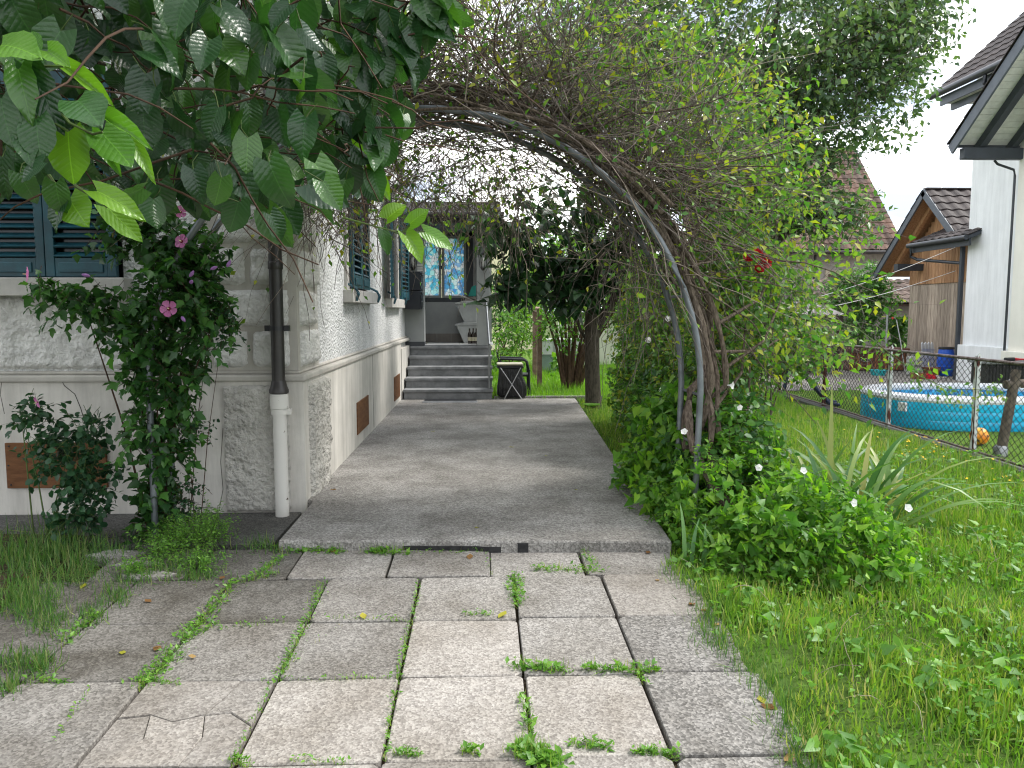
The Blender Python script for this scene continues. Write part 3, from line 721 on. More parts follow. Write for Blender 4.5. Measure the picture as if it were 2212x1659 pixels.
MB().fbox(ro, (1, 0, 0), VS, Nn, 1.08, 1.20, .05, rl, -.20, -.047).build('rafter', M['slate_dark'], wr, bevel=.006)
MB().box(9.52, 10.75, 15.25, 15.42, 4.40, 4.62).build('eave_beam', M['slate_dark'], wr, bevel=.015)
MB().box(10.05, 10.9, 14.05, 14.2, 5.35, 5.50).build('purlin', M['slate_dark'], wr, bevel=.012)
MB().box(10.05, 10.9, 14.05, 14.2, 5.22, 5.345).build('purlin', M['slate_dark'], wr, bevel=.012)
tile_roof(wr, ro + Nn * .055 + np.array((-.06, 0, 0)), (1, 0, 0), VS, 6, 15, .30, .33, M['tile_dark'])
MB().tube([(10.3, 15.5, 4.42), (10.36, 15.48, 4.34), (10.66, 15.42, 4.22), (10.69, 15.42, 4.1), (10.69, 15.42, -.2)], .024, 10).build('downpipe', M['zinc'], wh, smooth=True)
# main roof above it: eave along the west wall
ES = nrm((math.cos(R_(42)), 0, math.sin(R_(42)))); EN = nrm(np.cross((0, 1, 0), ES)); EN = EN if EN[2] > 0 else -EN
eo = np.array((10.30, 13.6, 6.28))
mr_ = MB().fbox(eo, (0, 1, 0), ES, EN, 0, 4.14, 0, 4.0, -.06, .03).build('roof', M['slate_dark'], wh)
tile_roof(mr_, eo + EN * .03, (0, 1, 0), ES, 14, 9, .30, .33, M['tile_dark'])
MB().tube([(10.24, 13.6, 6.27), (10.24, 17.78, 6.27)], .075, 12).build('gutter', M['zinc'], mr_, smooth=True)
MB().fbox((10.36, 13.6, 6.02), (0, 1, 0), EZ, (1, 0, 0), 0, 4.0, 0, .2, 0, .04).build('fascia', M['slate_paint'], mr_)
MB().fbox((10.55, 13.6, 5.90), (0, 1, 0), EZ, (1, 0, 0), 0, 3.9, 0, .19, 0, .05).build('fascia', M['slate_paint'], mr_)
MB().fbox((10.40, 13.6, 6.04), (0, 1, 0), (1, 0, 0), EZ, 0, 3.88, 0, .95, 0, .02).build('soffit_board', M['soffit'], mr_)
MB().tube([(10.26, 15.9, 6.24), (10.27, 15.9, 6.05), (10.45, 15.9, 5.92)], .05, 10).build('downpipe', M['zinc'], mr_, smooth=True)

# ---- the timber outbuilding behind it
sh = thing('timber_outbuilding', 'timber clad gabled outbuilding with dark tiles beside the white house', 'shed', (13, 20, -.25))
xg = 12.1
MB().box(xg + .02, 16, 18.3, 21.6, -.25, 2.95).build('wall', M['larch_grey'], sh)
gb = MB(); gb.extr([(xg + .02, 18.3, 2.95), (xg + .02, 21.6, 2.95), (xg + .02, 19.95, 4.3)], (2, 0, 0)); gb.build('gable', M['larch'], sh)
yy = 18.95
while yy < 21.55:
    wv = random.uniform(.125, .155)
    MB().box(xg - .006, xg + .025, yy, yy + wv - .012, -.22, 2.10).build('plank', M['larch_grey'], sh)
    ht = 2.12 + max(.1, 2.3 - abs(yy + .07 - 19.95) * .86 - .12)
    MB().box(xg - .028, xg + .025, yy, yy + wv - .012, 2.125, ht).build('plank', M['larch'], sh)
    yy += wv
for side, ln in ((1, 3.15), (-1, 2.2)):
    S = nrm((0, side * math.cos(R_(41)), -math.sin(R_(41)))); N2 = nrm(np.cross((1, 0, 0), S)); N2 = N2 if N2[2] > 0 else -N2
    oo = np.array((11.45, 19.97, 4.52))
    rf = MB().fbox(oo, (1, 0, 0), S, N2, 0, 4.6, 0, ln, -.09, 0).build('roof', M['larch'], sh)
    MB().fbox(oo, (1, 0, 0), S, N2, -.03, .012, 0, ln, -.15, .03).build('verge_board', M['slate_paint'], rf)
    if side < 0:
        tile_roof(rf, oo + S * ln + N2 * .0, (1, 0, 0), -S, 9, 7, .31, .31, M['tile_dark'], wave=.035, t=.03)
    else:
        tile_roof(rf, oo + S * ln + np.array((-.05, 0, 0)), (1, 0, 0), -S, 2, 10, .31, .31, M['tile_dark'])
    MB().fbox(oo, (1, 0, 0), S, N2, .32, .42, .1, ln - .1, -.2, -.09).build('rafter', M['larch'], rf)
for k in range(9):
    MB().fbox((11.46 + k * .42, 19.97, 4.53), (1, 0, 0), EY, EZ, 0, .41, -.10, .10, 0, .05).build('ridge_tile', M['tile_dark'], sh, bevel=.02)
MB().box(11.35, 12.1, 20.9, 21.1, 2.50, 2.68).build('purlin', M['slate_dark'], sh)
# small canopy between the outbuilding and the house
cp = thing('tiled_canopy', 'small tiled canopy with gutter between timber shed and white house', 'canopy', (11.5, 18.5, 2))
CS = nrm((.92, 0, .39)); CN = nrm(np.cross((0, 1, 0), CS)); CN = CN if CN[2] > 0 else -CN
co = np.array((11.0, 17.3, 3.08))
crf = MB().fbox(co, (0, 1, 0), CS, CN, 0, 2.4, 0, 1.15, -.06, .02).build('roof', M['slate_dark'], cp)
tile_roof(crf, co + CN * .02, (0, 1, 0), CS, 8, 4, .30, .29, M['tile_dark'], wave=.03)
MB().tube([(10.95, 17.3, 3.06), (10.95, 19.72, 3.06)], .06, 10).build('gutter', M['zinc'], cp, smooth=True)
MB().fbox((11.03, 17.3, 2.88), (0, 1, 0), EZ, EX, 0, 2.35, 0, .17, 0, .04).build('fascia', M['slate_dark'], cp)
MB().tube([(10.96, 19.6, 3.02), (10.98, 19.6, 2.78), (11.1, 19.5, 2.70), (11.25, 17.95, 2.52)], .04, 10).build('downpipe', M['zinc'], cp, smooth=True)
MB().box(11.22, 11.30, 17.86, 17.94, -.25, 2.9).build('post', M['slate_dark'], cp)

# ---- brown-roofed house further back
bh = thing('brown_roofed_house', 'grey rendered house with large weathered brown tiled roof behind the plum tree', 'house', (10, 29, -.25))
M['grey_render'] = render_mat('old_grey_render', (.38, .36, .335), (.31, .295, .275), 1.2, 60, .4, .01, .15)
M['brown_shutter'] = simple('brown_shutter', (.10, .065, .05), .7, .3, bstr=.1)
M['trim_stone'] = simple('window_trim', (.50, .44, .34), .8, .2, bstr=.1)
MB().box(7.5, 14.5, 27.6, 34, -.3, 3.5).build('wall', M['grey_render'], bh)
BS = nrm((0, math.cos(R_(46)), math.sin(R_(46)))); BN = nrm(np.cross((1, 0, 0), BS)); BN = BN if BN[2] > 0 else -BN
bo = np.array((7.3, 27.05, 3.52))
brf = MB(); brf.extr([(7.3, 27.05, 3.5), (14.95, 27.05, 3.5), (14.95, 31.3, 7.9), (7.3, 31.3, 7.9)], (0, .05, -.10)); brf = brf.build('roof', M['tile_red'], bh)
bg_ = MB(); bg_.extr([(14.45, 27.6, 3.4), (14.45, 34.6, 3.4), (14.45, 31.2, 7.6)], (-.2, 0, 0)); bg_.build('gable', M['grey_render'], bh)
tile_roof(brf, bo + BN * .03, (1, 0, 0), BS, 28, 21, .273, .29, M['tile_red'], vis=lambda i, j: -i + j * .55, cap=300, wave=.03)
MB().tube([(7.3, 26.98, 3.47), (14.9, 26.98, 3.47)], .07, 8).build('gutter', M['dark_pipe'], bh, smooth=True)
MB().tube([(11.9, 27.5, 3.4), (11.9, 27.5, 0)], .05, 8).build('downpipe', M['dark_pipe'], bh, smooth=True)
for x in (9.3, 12.42):
    wn = MB().box(x - .1, x + 1.2, 27.54, 27.62, 1.15, 2.85).build('window', M['trim_stone'], bh)
    for a in (0, .56):
        s_ = MB().box(x + a, x + a + .53, 27.49, 27.53, 1.25, 2.72).build('shutter', M['brown_shutter'], wn)
    for k in range(16):
        MB().fbox((x, 27.485, 1.36 + k * .082), EX, EZ, FN, .06, 1.03, 0, .05, 0, .02).build('slat', M['brown_shutter'], wn)
lt = thing('tiled_lean_to', 'low wall with lichened clay tiles behind the elder shrub', 'lean-to', (13, 24, -.25))
MB().box(10.5, 14.5, 24.3, 26.4, -.3, 1.75).build('wall', M['grey_render'], lt)
LS = nrm((0, math.cos(R_(27)), math.sin(R_(27))))
lrf = MB(); lrf.extr([(10.4, 24.0, 1.60), (14.6, 24.0, 1.60), (14.6, 25.5, 2.36), (10.4, 25.5, 2.36)], (0, .03, -.06)); lrf = lrf.build('roof', M['tile_grey'], lt)
tile_roof(lrf, (10.4, 23.95, 1.62), (1, 0, 0), LS, 15, 6, .28, .29, M['tile_grey'], wave=.04)

# ---- fence of chain link between iron posts
FXY = [(5.03, 7.0), (5.08, 7.70), (5.165, 9.55), (5.28, 11.68), (5.36, 13.7), (5.44, 15.8), (5.52, 18.0)]
FXY = [(4.86, 4.1), (4.97, 5.85)] + FXY[1:]
fen = thing('chain_link_fence', 'rusty chain link fence with peeling iron posts in front of the pool', 'fence', (5.1, 9, -.1))
for k, (x, y) in enumerate(FXY):
    b = MB(); b.box(x - .022, x + .022, y - .003, y + .003, -.3, .93); b.box(x - .022, x - .016, y - .003, y + .04, -.3, .93)
    b.extr([(x - .022, y - .004, .925), (x + .022, y - .004, .925), (x, y - .004, .965)], (0, .012, 0))
    b.build('post', M['peel'] if y < 10 else M['rust'], fen)
def fpt(t):
    k = min(int(t), len(FXY) - 2); f_ = t - k
    return (FXY[k][0] + (FXY[k + 1][0] - FXY[k][0]) * f_, FXY[k][1] + (FXY[k + 1][1] - FXY[k][1]) * f_)
MB().tube([(x - .03, y, .90) for x, y in FXY], .017, 8).build('top_rail', M['rail'], fen, smooth=True)
MB().tube([(x - .03, y, -.045) for x, y in FXY], .013, 8).build('bottom_rail', M['rail'], fen, smooth=True)
# woven wires: each zigzags from the bottom rail to the top rail
tot = [0]
for k in range(len(FXY) - 1): tot.append(tot[-1] + math.dist(FXY[k], FXY[k + 1]))
dx_, nz_ = .050, 26
nw = int(tot[-1] / dx_); zz = np.linspace(-.04, .90, nz_)
sarr = np.arange(nw) * dx_
S2 = sarr[:, None] + np.where((np.arange(nz_)[None] + np.arange(nw)[:, None]) % 2 == 0, 0, dx_)
fxs = np.interp(S2, tot, [p[0] for p in FXY]); fys = np.interp(S2, tot, [p[1] for p in FXY])
PW = np.stack([fxs + np.where(np.arange(nz_) % 2 == 0, .002, -.002)[None], fys, np.broadcast_to(zz, S2.shape)], -1)
tubeobj('wire_mesh', PW, np.full(nw, .0038), M['wire'], fen)
kb = MB()
for k in range(len(FXY) - 1):
    (x0, y0), (x1, y1) = FXY[k], FXY[k + 1]
    kb.prism([(x0 - .10, y0), (x0 + .09, y0), (x1 + .09, y1), (x1 - .10, y1)], -.4, -.075)
kb.build('kerb', M['apron'], fen, bevel=.01)

# ---- paddling pool, ball, swing frame, storage box
M['pool_blue'] = simple('pool_vinyl_blue', (.012, .46, .74), .22, .6, c2=(.012, .42, .70), sc=2, bstr=.03)
M['pool_sky'] = simple('pool_vinyl_sky', (.016, .50, .78), .22, .6, c2=(.016, .46, .74), sc=2, bstr=.03)
M['pool_teal'] = simple('pool_vinyl_teal', (.010, .40, .66), .22, .6, c2=(.010, .36, .62), sc=2, bstr=.03)
M['pool_white'] = simple('pool_vinyl_white', (.78, .79, .82), .25, .6, bstr=.03)
M['floaters'] = simple('pool_print', (.05, .45, .75), .3, .5, c2=(.015, .20, .50), sc=14, lo=.47, hi=.53, bstr=0)
pl = thing('paddling_pool', 'large oval inflatable paddling pool with white rim and blue sides', 'pool', (7.3, 11.2, -.25))
def sup(a, b, n=72, e=2.5):
    out = []
    for k in range(n):
        t = 2 * math.pi * k / n; c, s = math.cos(t), math.sin(t)
        out.append((math.copysign(abs(c) ** (2 / e), c) * a, math.copysign(abs(s) ** (2 / e), s) * b))
    return out
def ring(prof, n=72):          # prof: (inset, z) around the oval
    b = MB(); vs = []; k = len(prof)
    for ins, z in prof:
        vs += [(7.3 + x, 11.2 + y, z) for x, y in sup(1.53 + ins, 1.12 + ins, n)]
    return b.add(vs, [(i * n + j, i * n + (j + 1) % n, (i + 1) * n + (j + 1) % n, (i + 1) * n + j) for i in range(k - 1) for j in range(n)])
def torus_prof(z0, z1, o, i):   # a bulging air chamber
    return [(i, z0)] + [(o + (i - o) * 0 - abs(i - o) * .13 * (1 - math.sin(math.pi * t)), z0 + (z1 - z0) * t) for t in np.linspace(0, 1, 9)] + [(i, z1)]
def chamber(z0, z1): return [(-.012, z0)] + [(-.012 + .006 * math.sin(math.pi * t) ** .6, z0 + (z1 - z0) * t) for t in np.linspace(.06, .94, 9)] + [(-.012, z1)]
ring([(-.16, -.25)] + chamber(-.25, -.12)).build('air_chamber', M['pool_teal'], pl, smooth=True)
ring(chamber(-.12, .01)).build('air_chamber', M['pool_blue'], pl, smooth=True)
ring(chamber(.01, .15)).build('air_chamber', M['pool_sky'], pl, smooth=True)
ring([(-.01, .12), (.005, .155), (-.01, .195), (-.06, .225), (-.12, .23), (-.18, .205), (-.20, .165), (-.19, .12)]).build('rim', M['pool_white'], pl, smooth=True)
ring([(-.19, .14), (-.20, .06), (-.20, -.2)]).build('inner_wall', M['floaters'], pl, smooth=True)
n_ = 72; flr = MB(); flr.add([(7.3 + x, 11.2 + y, -.20) for x, y in sup(1.34, .93)], [tuple(range(n_))]); flr.build('pool_floor', M['pool_sky'], pl)
mw, nt, b = newmat('pool_water', .03, .5); b.inputs['Base Color'].default_value = (.62, .86, .95, 1); b.inputs['Transmission Weight'].default_value = .95; b.inputs['IOR'].default_value = 1.33
bump(nt, b, noise(nt, posn(nt), 9, 3), .12, .01)
wt = MB(); wt.add([(7.3 + x, 11.2 + y, .04) for x, y in sup(1.34, .93)], [tuple(range(n_))]); wt.build('water', mw, pl)
lb = MB(); lb.fbox((5.815, 10.50, .0), nrm((.35, -.94, 0)), EZ, nrm((-.94, -.35, 0)), -.02, .10, 0, .12, -.04, .0); lb.build('care_label', simple('label_white', (.7, .72, .74), .5, .4, c2=(.25, .27, .3), sc=30, lo=.40, hi=.44), pl)
M['orange'] = simple('orange_ball', (.85, .24, .02), .35, .5, c2=(.80, .42, .04), sc=6, bstr=0)
bl = thing('ball', 'orange football on the grass behind the nearest fence post', 'ball', (6.04, 9.04, -.25))
bb = MB(); bb.lathe([(.108 * math.sin(a), .108 - .108 * math.cos(a)) for a in np.linspace(.05, math.pi - .05, 16)], (6.06, 9.1, -.245), 24); bb.build('bladder', M['orange'], bl, smooth=True)
for a, e in ((-1.2, .2), (-2.2, -.4), (-.4, -.3), (-1.7, 1.0), (-1.5, -1.0)):
    d = np.array((math.cos(a) * math.cos(e), math.sin(a) * math.cos(e), math.sin(e))); c = np.array((6.06, 9.1, -.137)) + d * .106
    MB().tube([c - d * .004, c + d * .003], .016, 5).build('patch', M['black'], bl)
M['log'] = simple('weathered_log', (.14, .115, .09), .85, .2, c2=(.07, .058, .047), sc=6, stretch=(4, 4, .8), bstr=.5, bdist=.01)
sw = thing('log_frame', 'weathered grey log frame leaning at the pool beside the fence', 'frame', (5.9, 8.5, -.25))
MB().tube([(5.865, 8.42, -.24), (6.03, 8.5, .58), (6.06, 8.52, .72)], [.055, .052, .05], 12).build('leg', M['log'], sw, smooth=True)
MB().tube([(5.93, 8.5, .555), (6.9, 8.6, .60)], .05, 12).build('beam', M['log'], sw, smooth=True)
MB().lathe([(.075, 0), (.075, .10), (.06, .12)], (5.862, 8.42, -.25), 12).build('foot', M['metal'], sw, smooth=True)
MB().tube([(6.03 + .065 * math.cos(t), 8.5 + .02 * math.sin(3 * t), .56 + .065 * math.sin(t)) for t in np.linspace(0, 12, 40)], .008, 5).build('rope', M['pool_white'], sw, smooth=True)
M['wicker'] = simple('black_wicker', (.022, .022, .024), .6, .4, bscale=70, bstr=.8, bdist=.01)
M['lid'] = simple('grey_lid', (.20, .20, .21), .6, .4)
sb = thing('storage_box', 'dark slatted storage box with grey lid against the white house', 'box', (9.8, 14, -.25))
MB().box(9.26, 10.55, 13.75, 14.25, -.25, .42).build('body', M['wicker'], sb)
for k in range(21): MB().box(9.275 + k * .061, 9.275 + k * .061 + .05, 13.735, 13.752, -.2, .38).build('slat', M['wicker'], sb)
MB().box(9.2, 10.6, 13.68, 14.3, .42, .47).build('lid', M['lid'], sb, bevel=.012)
br = thing('hand_brush', 'red and black hand brush lying on the storage box', 'brush', (9.9, 13.9, .49))
MB().tube([(9.62, 13.85, .505), (9.80, 13.85, .505)], [.03, .035], 8).build('bristles', M['black'], br, smooth=True)
MB().tube([(9.80, 13.85, .505), (9.92, 13.86, .50), (10.2, 13.88, .495)], [.03, .018, .015], 8).build('handle', simple('red_plastic', (.55, .015, .03), .4, .5, bstr=0), br, smooth=True)

# ---- things along the timber wall
M['barrel'] = simple('blue_barrel', (.006, .09, .55), .35, .5, bstr=.03)
bar = thing('barrel', 'bright blue plastic barrel with black lid against the timber wall', 'barrel', (11.67, 19.0, -.245))
MB().lathe([(.16, 0), (.18, .02), (.195, .20), (.205, .35), (.195, .52), (.175, .64), (.165, .68)], (11.67, 19.0, -.245), 28).build('body', M['barrel'], bar, smooth=True)
MB().lathe([(.18, .68), (.18, .72), (.16, .735)], (11.67, 19.0, -.245), 28).build('lid', M['black'], bar, smooth=True)
for z in (.22, .5): MB().lathe([(.197, z), (.207, z + .01), (.207, z + .025), (.197, z + .035)], (11.67, 19.0, -.245), 28, False, False).build('hoop', M['barrel'], bar, smooth=True)
tub = thing('hot_tub', 'wood clad hot tub with brown cover in front of the elder shrub', 'hot tub', (10.8, 21, -.25))
M['tubwood'] = simple('cedar_cladding', (.34, .13, .06), .6, .35, c2=(.09, .045, .03), sc=4.5, stretch=(6, 6, .4), rand=.45, bstr=.1)
M['tubcover'] = simple('brown_vinyl_cover', (.15, .07, .055), .5, .4, bstr=.08)
MB().box(9.98, 11.55, 20.62, 22.1, -.25, .28).build('shell', M['tubcover'], tub, bevel=.06)
for k in range(17):
    MB().box(9.99 + k * .092, 9.99 + k * .092 + .086, 20.585, 20.64, -.21, .26).build('plank', M['tubwood'], tub, bevel=.006)
cv = MB().box(9.92, 11.62, 20.54, 22.15, .28, .385).build('cover', M['tubcover'], tub, bevel=.03)
MB().box(9.93, 11.61, 20.53, 20.55, .262, .28).build('strap', M['tubcover'], tub)
bd = MB(); bd.extr([(10.40 + .135 * math.cos(t), 20.57, .06 + .045 * math.sin(t)) for t in np.linspace(0, 2 * math.pi, 24, endpoint=False)], (0, .018, 0)); badge = bd.build('badge', M['black'], tub)
bd = MB(); pts = [(10.40 + .13 * math.cos(t), 20.568, .06 + .04 * math.sin(t)) for t in np.linspace(0, 2 * math.pi, 25)]; bd.tube(pts, .005, 4); bd.build('badge_rim', M['soffit'], badge)
txt = bpy.data.curves.new('lettering', 'FONT'); txt.body = 'ARCTIC SPAS'; txt.size = .034; txt.align_x = 'CENTER'; txt.extrude = .001
to = bpy.data.objects.new('lettering', txt); COL.objects.link(to); bpy.context.view_layer.update()
me_ = bpy.data.meshes.new_from_object(to.evaluated_get(bpy.context.evaluated_depsgraph_get())); bpy.data.objects.remove(to); to = bpy.data.objects.new('lettering', me_); COL.objects.link(to); to.location = (10.40, 20.566, .05); to.rotation_euler = (math.pi / 2, 0, 0); me_.materials.clear(); me_.materials.append(M['soffit']); to.parent = badge
bs = thing('basin', 'small turquoise plastic basin on the grass before the hot tub', 'basin', (10.05, 19.3, -.25))
M['turq'] = simple('turquoise_plastic', (.02, .50, .55), .35, .5, bstr=0)
q = MB(); q.lathe([(.16, 0), (.20, .12), (.215, .125), (.215, .135), (.19, .13), (.155, .02)], (10.1, 19.3, -.245), 24, True, True); q.build('bowl', M['turq'], bs, smooth=True)
ld = thing('folding_ladder', 'folded aluminium ladder leaning on the timber wall beside the barrel', 'ladder', (11.5, 19.4, -.245))
M['alu'] = simple('aluminium', (.55, .56, .58), .4, .5, metal=.6, bstr=.03)
for k in range(4):
    x = 11.28 + k * .085
    MB().extr([(x, 19.3 + .0, -.24), (x + .07, 19.3, -.24), (x + .07, 19.45, .55), (x + .035, 19.455, .60), (x, 19.45, .55)], (0, .03, 0)).build('stile', M['alu'], ld, bevel=.006)
for k in range(3): MB().box(11.28, 11.62, 19.33 + k * .04, 19.37 + k * .04, -.1 + k * .24, -.06 + k * .24).build('rung', M['alu'], ld)
cn = thing('jerrycan', 'grey white plastic canister in front of the folding ladder', 'canister', (10.9, 19.1, -.245))
MB().box(10.74, 11.06, 18.95, 19.2, -.245, .26).build('body', simple('milky_plastic', (.42, .43, .40), .4, .5), cn, bevel=.05)
MB().box(10.82, 10.98, 18.93, 18.96, .0, .03).build('handle', M['lid'], cn)
MB().lathe([(.035, .26), (.035, .30)], (10.88, 19.07, 0), 12).build('cap', M['lid'], cn)
pn = thing('planter_box', 'terracotta trough planter on the ground left of the blue barrel', 'planter', (11.28, 18.9, -.245))
M['terra'] = simple('terracotta', (.26, .10, .06), .8, .2)
q = MB(); q.extr([(11.14, 18.85, -.245), (11.42, 18.85, -.245), (11.45, 18.85, -.05), (11.11, 18.85, -.05)], (0, .2, 0)); q.build('trough', M['terra'], pn, bevel=.01)
MB().box(11.10, 11.46, 18.83, 19.07, -.05, -.02).build('rim', M['terra'], pn)
bw = thing('brick_block', 'red brick block on the patio edge by the pool', 'block', (10.5, 18.2, -.245))
tag(MB().box(10.40, 10.66, 18.1, 18.35, -.245, -.10).build('body', M['terra'], bw, bevel=.01))
rc = MB(); T = rng.normal(size=(7, 2))
rc.lathe([(.17, 0), (.15, .05), (.10, .10), (.03, .13)], (10.86, 18.3, -.245), 9)
tag(rc.build('red_cloth', simple('red_cloth', (.50, .015, .03), .8, .2, bscale=25, bstr=.9, bdist=.03)), 'crumpled red cloth on the patio before the trough planter', 'cloth')
for k, (x, y, r) in enumerate(((11.06, 18.3, .07), (11.16, 18.2, .05), (11.0, 18.15, .04))):
    q = MB(); q.lathe([(r * .7, 0), (r, r * .4), (r * .8, r * .9), (r * .2, r * 1.1)], (x, y, -.245), 9)
    tag(q.build('stone', M['stone'], smooth=True), ['largest grey stone beside the red cloth on the patio', 'middle-sized grey stone beside the red cloth', 'smallest grey stone near the red cloth'][k], 'stone', 'stones on the patio')
sg = thing('garden_shower', 'thin grey garden shower pole with red head beside the hot tub', 'shower', (11.3, 20.4, -.245))
MB().tube([(11.36, 20.3, -.24), (11.26, 20.4, .55), (11.17, 20.5, 1.15), (11.13, 20.5, 1.20), (11.08, 20.5, 1.215)], .014, 8).build('pole', M['alu'], sg, smooth=True)
MB().tube([(11.09, 20.5, 1.21), (11.05, 20.5, 1.20)], [.02, .04], 8).build('head', simple('red_head', (.6, .05, .03), .4, .5, bstr=0), sg, smooth=True)
MB().tube([(11.08, 20.8, -.2), (11.10, 20.85, 1.45)], .03, 8).build('stand', M['metal'], sg, smooth=True)
# children's slide and the firewood shelter
sl = thing('slide', 'dark blue plastic garden slide behind the far fence bay', 'slide', (5.7, 13.4, -.25))
M['slideblue'] = simple('dark_blue_plastic', (.010, .022, .075), .3, .5, bstr=.02)
sp_ = [(5.45, 13.6, .42), (5.55, 13.55, .41), (5.70, 13.45, .27), (5.88, 13.35, .02), (6.05, 13.25, -.20), (6.2, 13.15, -.23)]
for dy in (-.2, .2): MB().tube([(x + dy * .3, y + dy, z) for x, y, z in sp_], .035, 10).build('side_rail', M['slideblue'], sl, smooth=True)
q = MB()
for k in range(len(sp_) - 1):
    (a, b_, c), (d, e, f_) = sp_[k], sp_[k + 1]
    q.add([(a - .06, b_ - .2, c - .03), (a + .06, b_ + .2, c - .03), (d + .06, e + .2, f_ - .03), (d - .06, e - .2, f_ - .03)], [(0, 1, 2, 3)])
q.build('chute', M['slideblue'], sl)
for dx, dy in ((-.1, -.15), (0, .15)): MB().tube([(5.5 + dx, 13.55 + dy, .4), (5.42 + dx, 13.6 + dy, -.25)], .022, 8).build('leg', M['slideblue'], sl, smooth=True)
fs = thing('firewood_shelter', 'open firewood shelter with corrugated roof behind the rose thicket', 'shelter', (8.4, 20, -.25))
M['oldwood'] = simple('dark_old_wood', (.045, .034, .028), .8, .2, stretch=(4, 4, .6), bstr=.3)
q = MB()
nx = 40; xs = np.linspace(7.0, 9.35, nx)
q.add([(x, 19.6, 1.30 + .025 * math.sin(k * 2.2)) for k, x in enumerate(xs)] + [(x, 21.4, 1.62 + .025 * math.sin(k * 2.2)) for k, x in enumerate(xs)], [(k, k + 1, nx + k + 1, nx + k) for k in range(nx - 1)])
q.build('roof', simple('fibre_cement', (.33, .31, .30), .8, .2, c2=(.19, .17, .16), sc=5), fs)
MB().box(7.05, 9.3, 19.65, 19.75, 1.10, 1.27).build('beam', M['oldwood'], fs)
for x in (7.1, 8.1, 9.15):
    for y in (19.7, 21.2): MB().box(x, x + .09, y, y + .09, -.25, 1.15).build('post', M['oldwood'], fs)
MB().box(7.05, 9.3, 19.68, 19.76, .42, .50).build('rail', M['oldwood'], fs)
wp = thing('wood_stack', 'stacked grey split firewood under the corrugated shelter', 'firewood', (8.2, 20.2, -.2))
M['splitwood'] = simple('split_firewood', (.20, .165, .14), .85, .15, c2=(.10, .08, .07), sc=8, rand=.35)
for r in range(7):
    for c in range(14):
        x = 7.2 + c * .142 + (r % 2) * .06; z = -.22 + r * .088
        q = MB(); k = random.randint(4, 6); a0 = random.random()
        q.extr([(x + .062 * math.cos(a0 + 2 * math.pi * i / k), 19.85 + random.uniform(-.03, .03), z + .04 + .044 * math.sin(a0 + 2 * math.pi * i / k)) for i in range(k)], (0, .35, 0))
        q.build('log', M['splitwood'], wp)
# lines strung across the plot
M['line'] = simple('white_line', (.6, .6, .6), .5, .4, bstr=0)
for k, (a, b_) in enumerate((((11.35, 17.9, 3.0), (6.5, 17.0, 1.45)), ((11.3, 18.2, 2.35), (6.5, 17.2, 1.25)))):
    q = MB(); q.tube([np.array(a) * (1 - t) + np.array(b_) * t - np.array((0, 0, .12 * math.sin(math.pi * t))) for t in np.linspace(0, 1, 12)], .006, 4)
    tag(q.build('washing_line', M['line']), ['upper pale washing line strung from the canopy post', 'lower pale washing line strung below the timber gable'][k], 'line', 'washing lines')
ps_ = MB(); ps_.tube([(6.5, 17.1, -.25), (6.5, 17.1, 1.55)], .025, 8)
tag(ps_.build('line_post', M['metal'], smooth=True), 'thin grey post holding the washing lines behind the thicket', 'post')
# ================================================================ plant materials
G_ = {}
G_['mulberry'] = leafmat('mulberry_leaf', [(.012, .044, .013), (.018, .062, .016), (.028, .09, .018), (.048, .135, .02)], .28, .31, .6, veins=True)
G_['mulberry_obj'] = leafmat('mulberry_leaf_single', [(.012, .043, .015), (.018, .062, .018), (.028, .088, .02), (.055, .14, .022)], .28, .29, .6, island=False, veins=True)
G_['young'] = leafmat('young_mulberry_leaf', [(.065, .18, .024), (.105, .25, .022), (.16, .31, .022)], .40, .33, .55, island=False, veins=True)
G_['hibiscus'] = leafmat('hibiscus_leaf', [(.017, .060, .016), (.027, .090, .02), (.042, .13, .025), (.075, .20, .033)], .28, .42)
G_['rose'] = leafmat('rose_leaf', [(.014, .050, .022), (.024, .078, .032), (.040, .115, .045)], .26, .45)
G_['plum'] = leafmat('plum_leaf', [(.050, .098, .052), (.075, .14, .07), (.108, .185, .09), (.145, .23, .10), (.21, .29, .09)], .26, .42)
G_['vine'] = leafmat('honeysuckle_leaf', [(.05, .15, .03), (.09, .22, .035), (.15, .29, .035), (.22, .33, .04), (.36, .34, .03)], .40, .5)
G_['bindweed'] = leafmat('bindweed_leaf', [(.05, .15, .02), (.09, .23, .025), (.14, .31, .028), (.23, .40, .03)], .40, .45)
G_['thicket'] = leafmat('thicket_leaf', [(.045, .125, .03), (.07, .18, .035), (.105, .235, .04), (.16, .28, .04), (.30, .30, .03)], .36, .45)
G_['hedge'] = leafmat('border_leaf', [(.028, .092, .026), (.046, .135, .030), (.072, .19, .034), (.115, .25, .038)], .32, .45)
G_['garden'] = leafmat('garden_shrub_leaf', [(.06, .16, .026), (.10, .24, .03), (.15, .32, .034), (.22, .37, .04)], .38, .45)
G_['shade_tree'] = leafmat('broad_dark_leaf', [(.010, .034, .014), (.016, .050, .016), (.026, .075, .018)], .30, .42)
G_['grass'] = leafmat('grass_blade', [(.075, .18, .02), (.115, .25, .026), (.165, .31, .032), (.22, .35, .04), (.36, .35, .13)], .36, .5, size_noise=1.6)
G_['rear_grass'] = leafmat('rear_grass_blade', [(.11, .26, .022), (.17, .34, .028), (.24, .40, .035)], .42, .5)  # lightened copy of the grass: open-sky brightness put into its colour
G_['darkgrass'] = leafmat('dark_grass_blade', [(.035, .105, .02), (.06, .16, .026), (.10, .22, .032), (.22, .24, .09)], .28, .5)  # deeper green blades for the paving fringe and the left strip
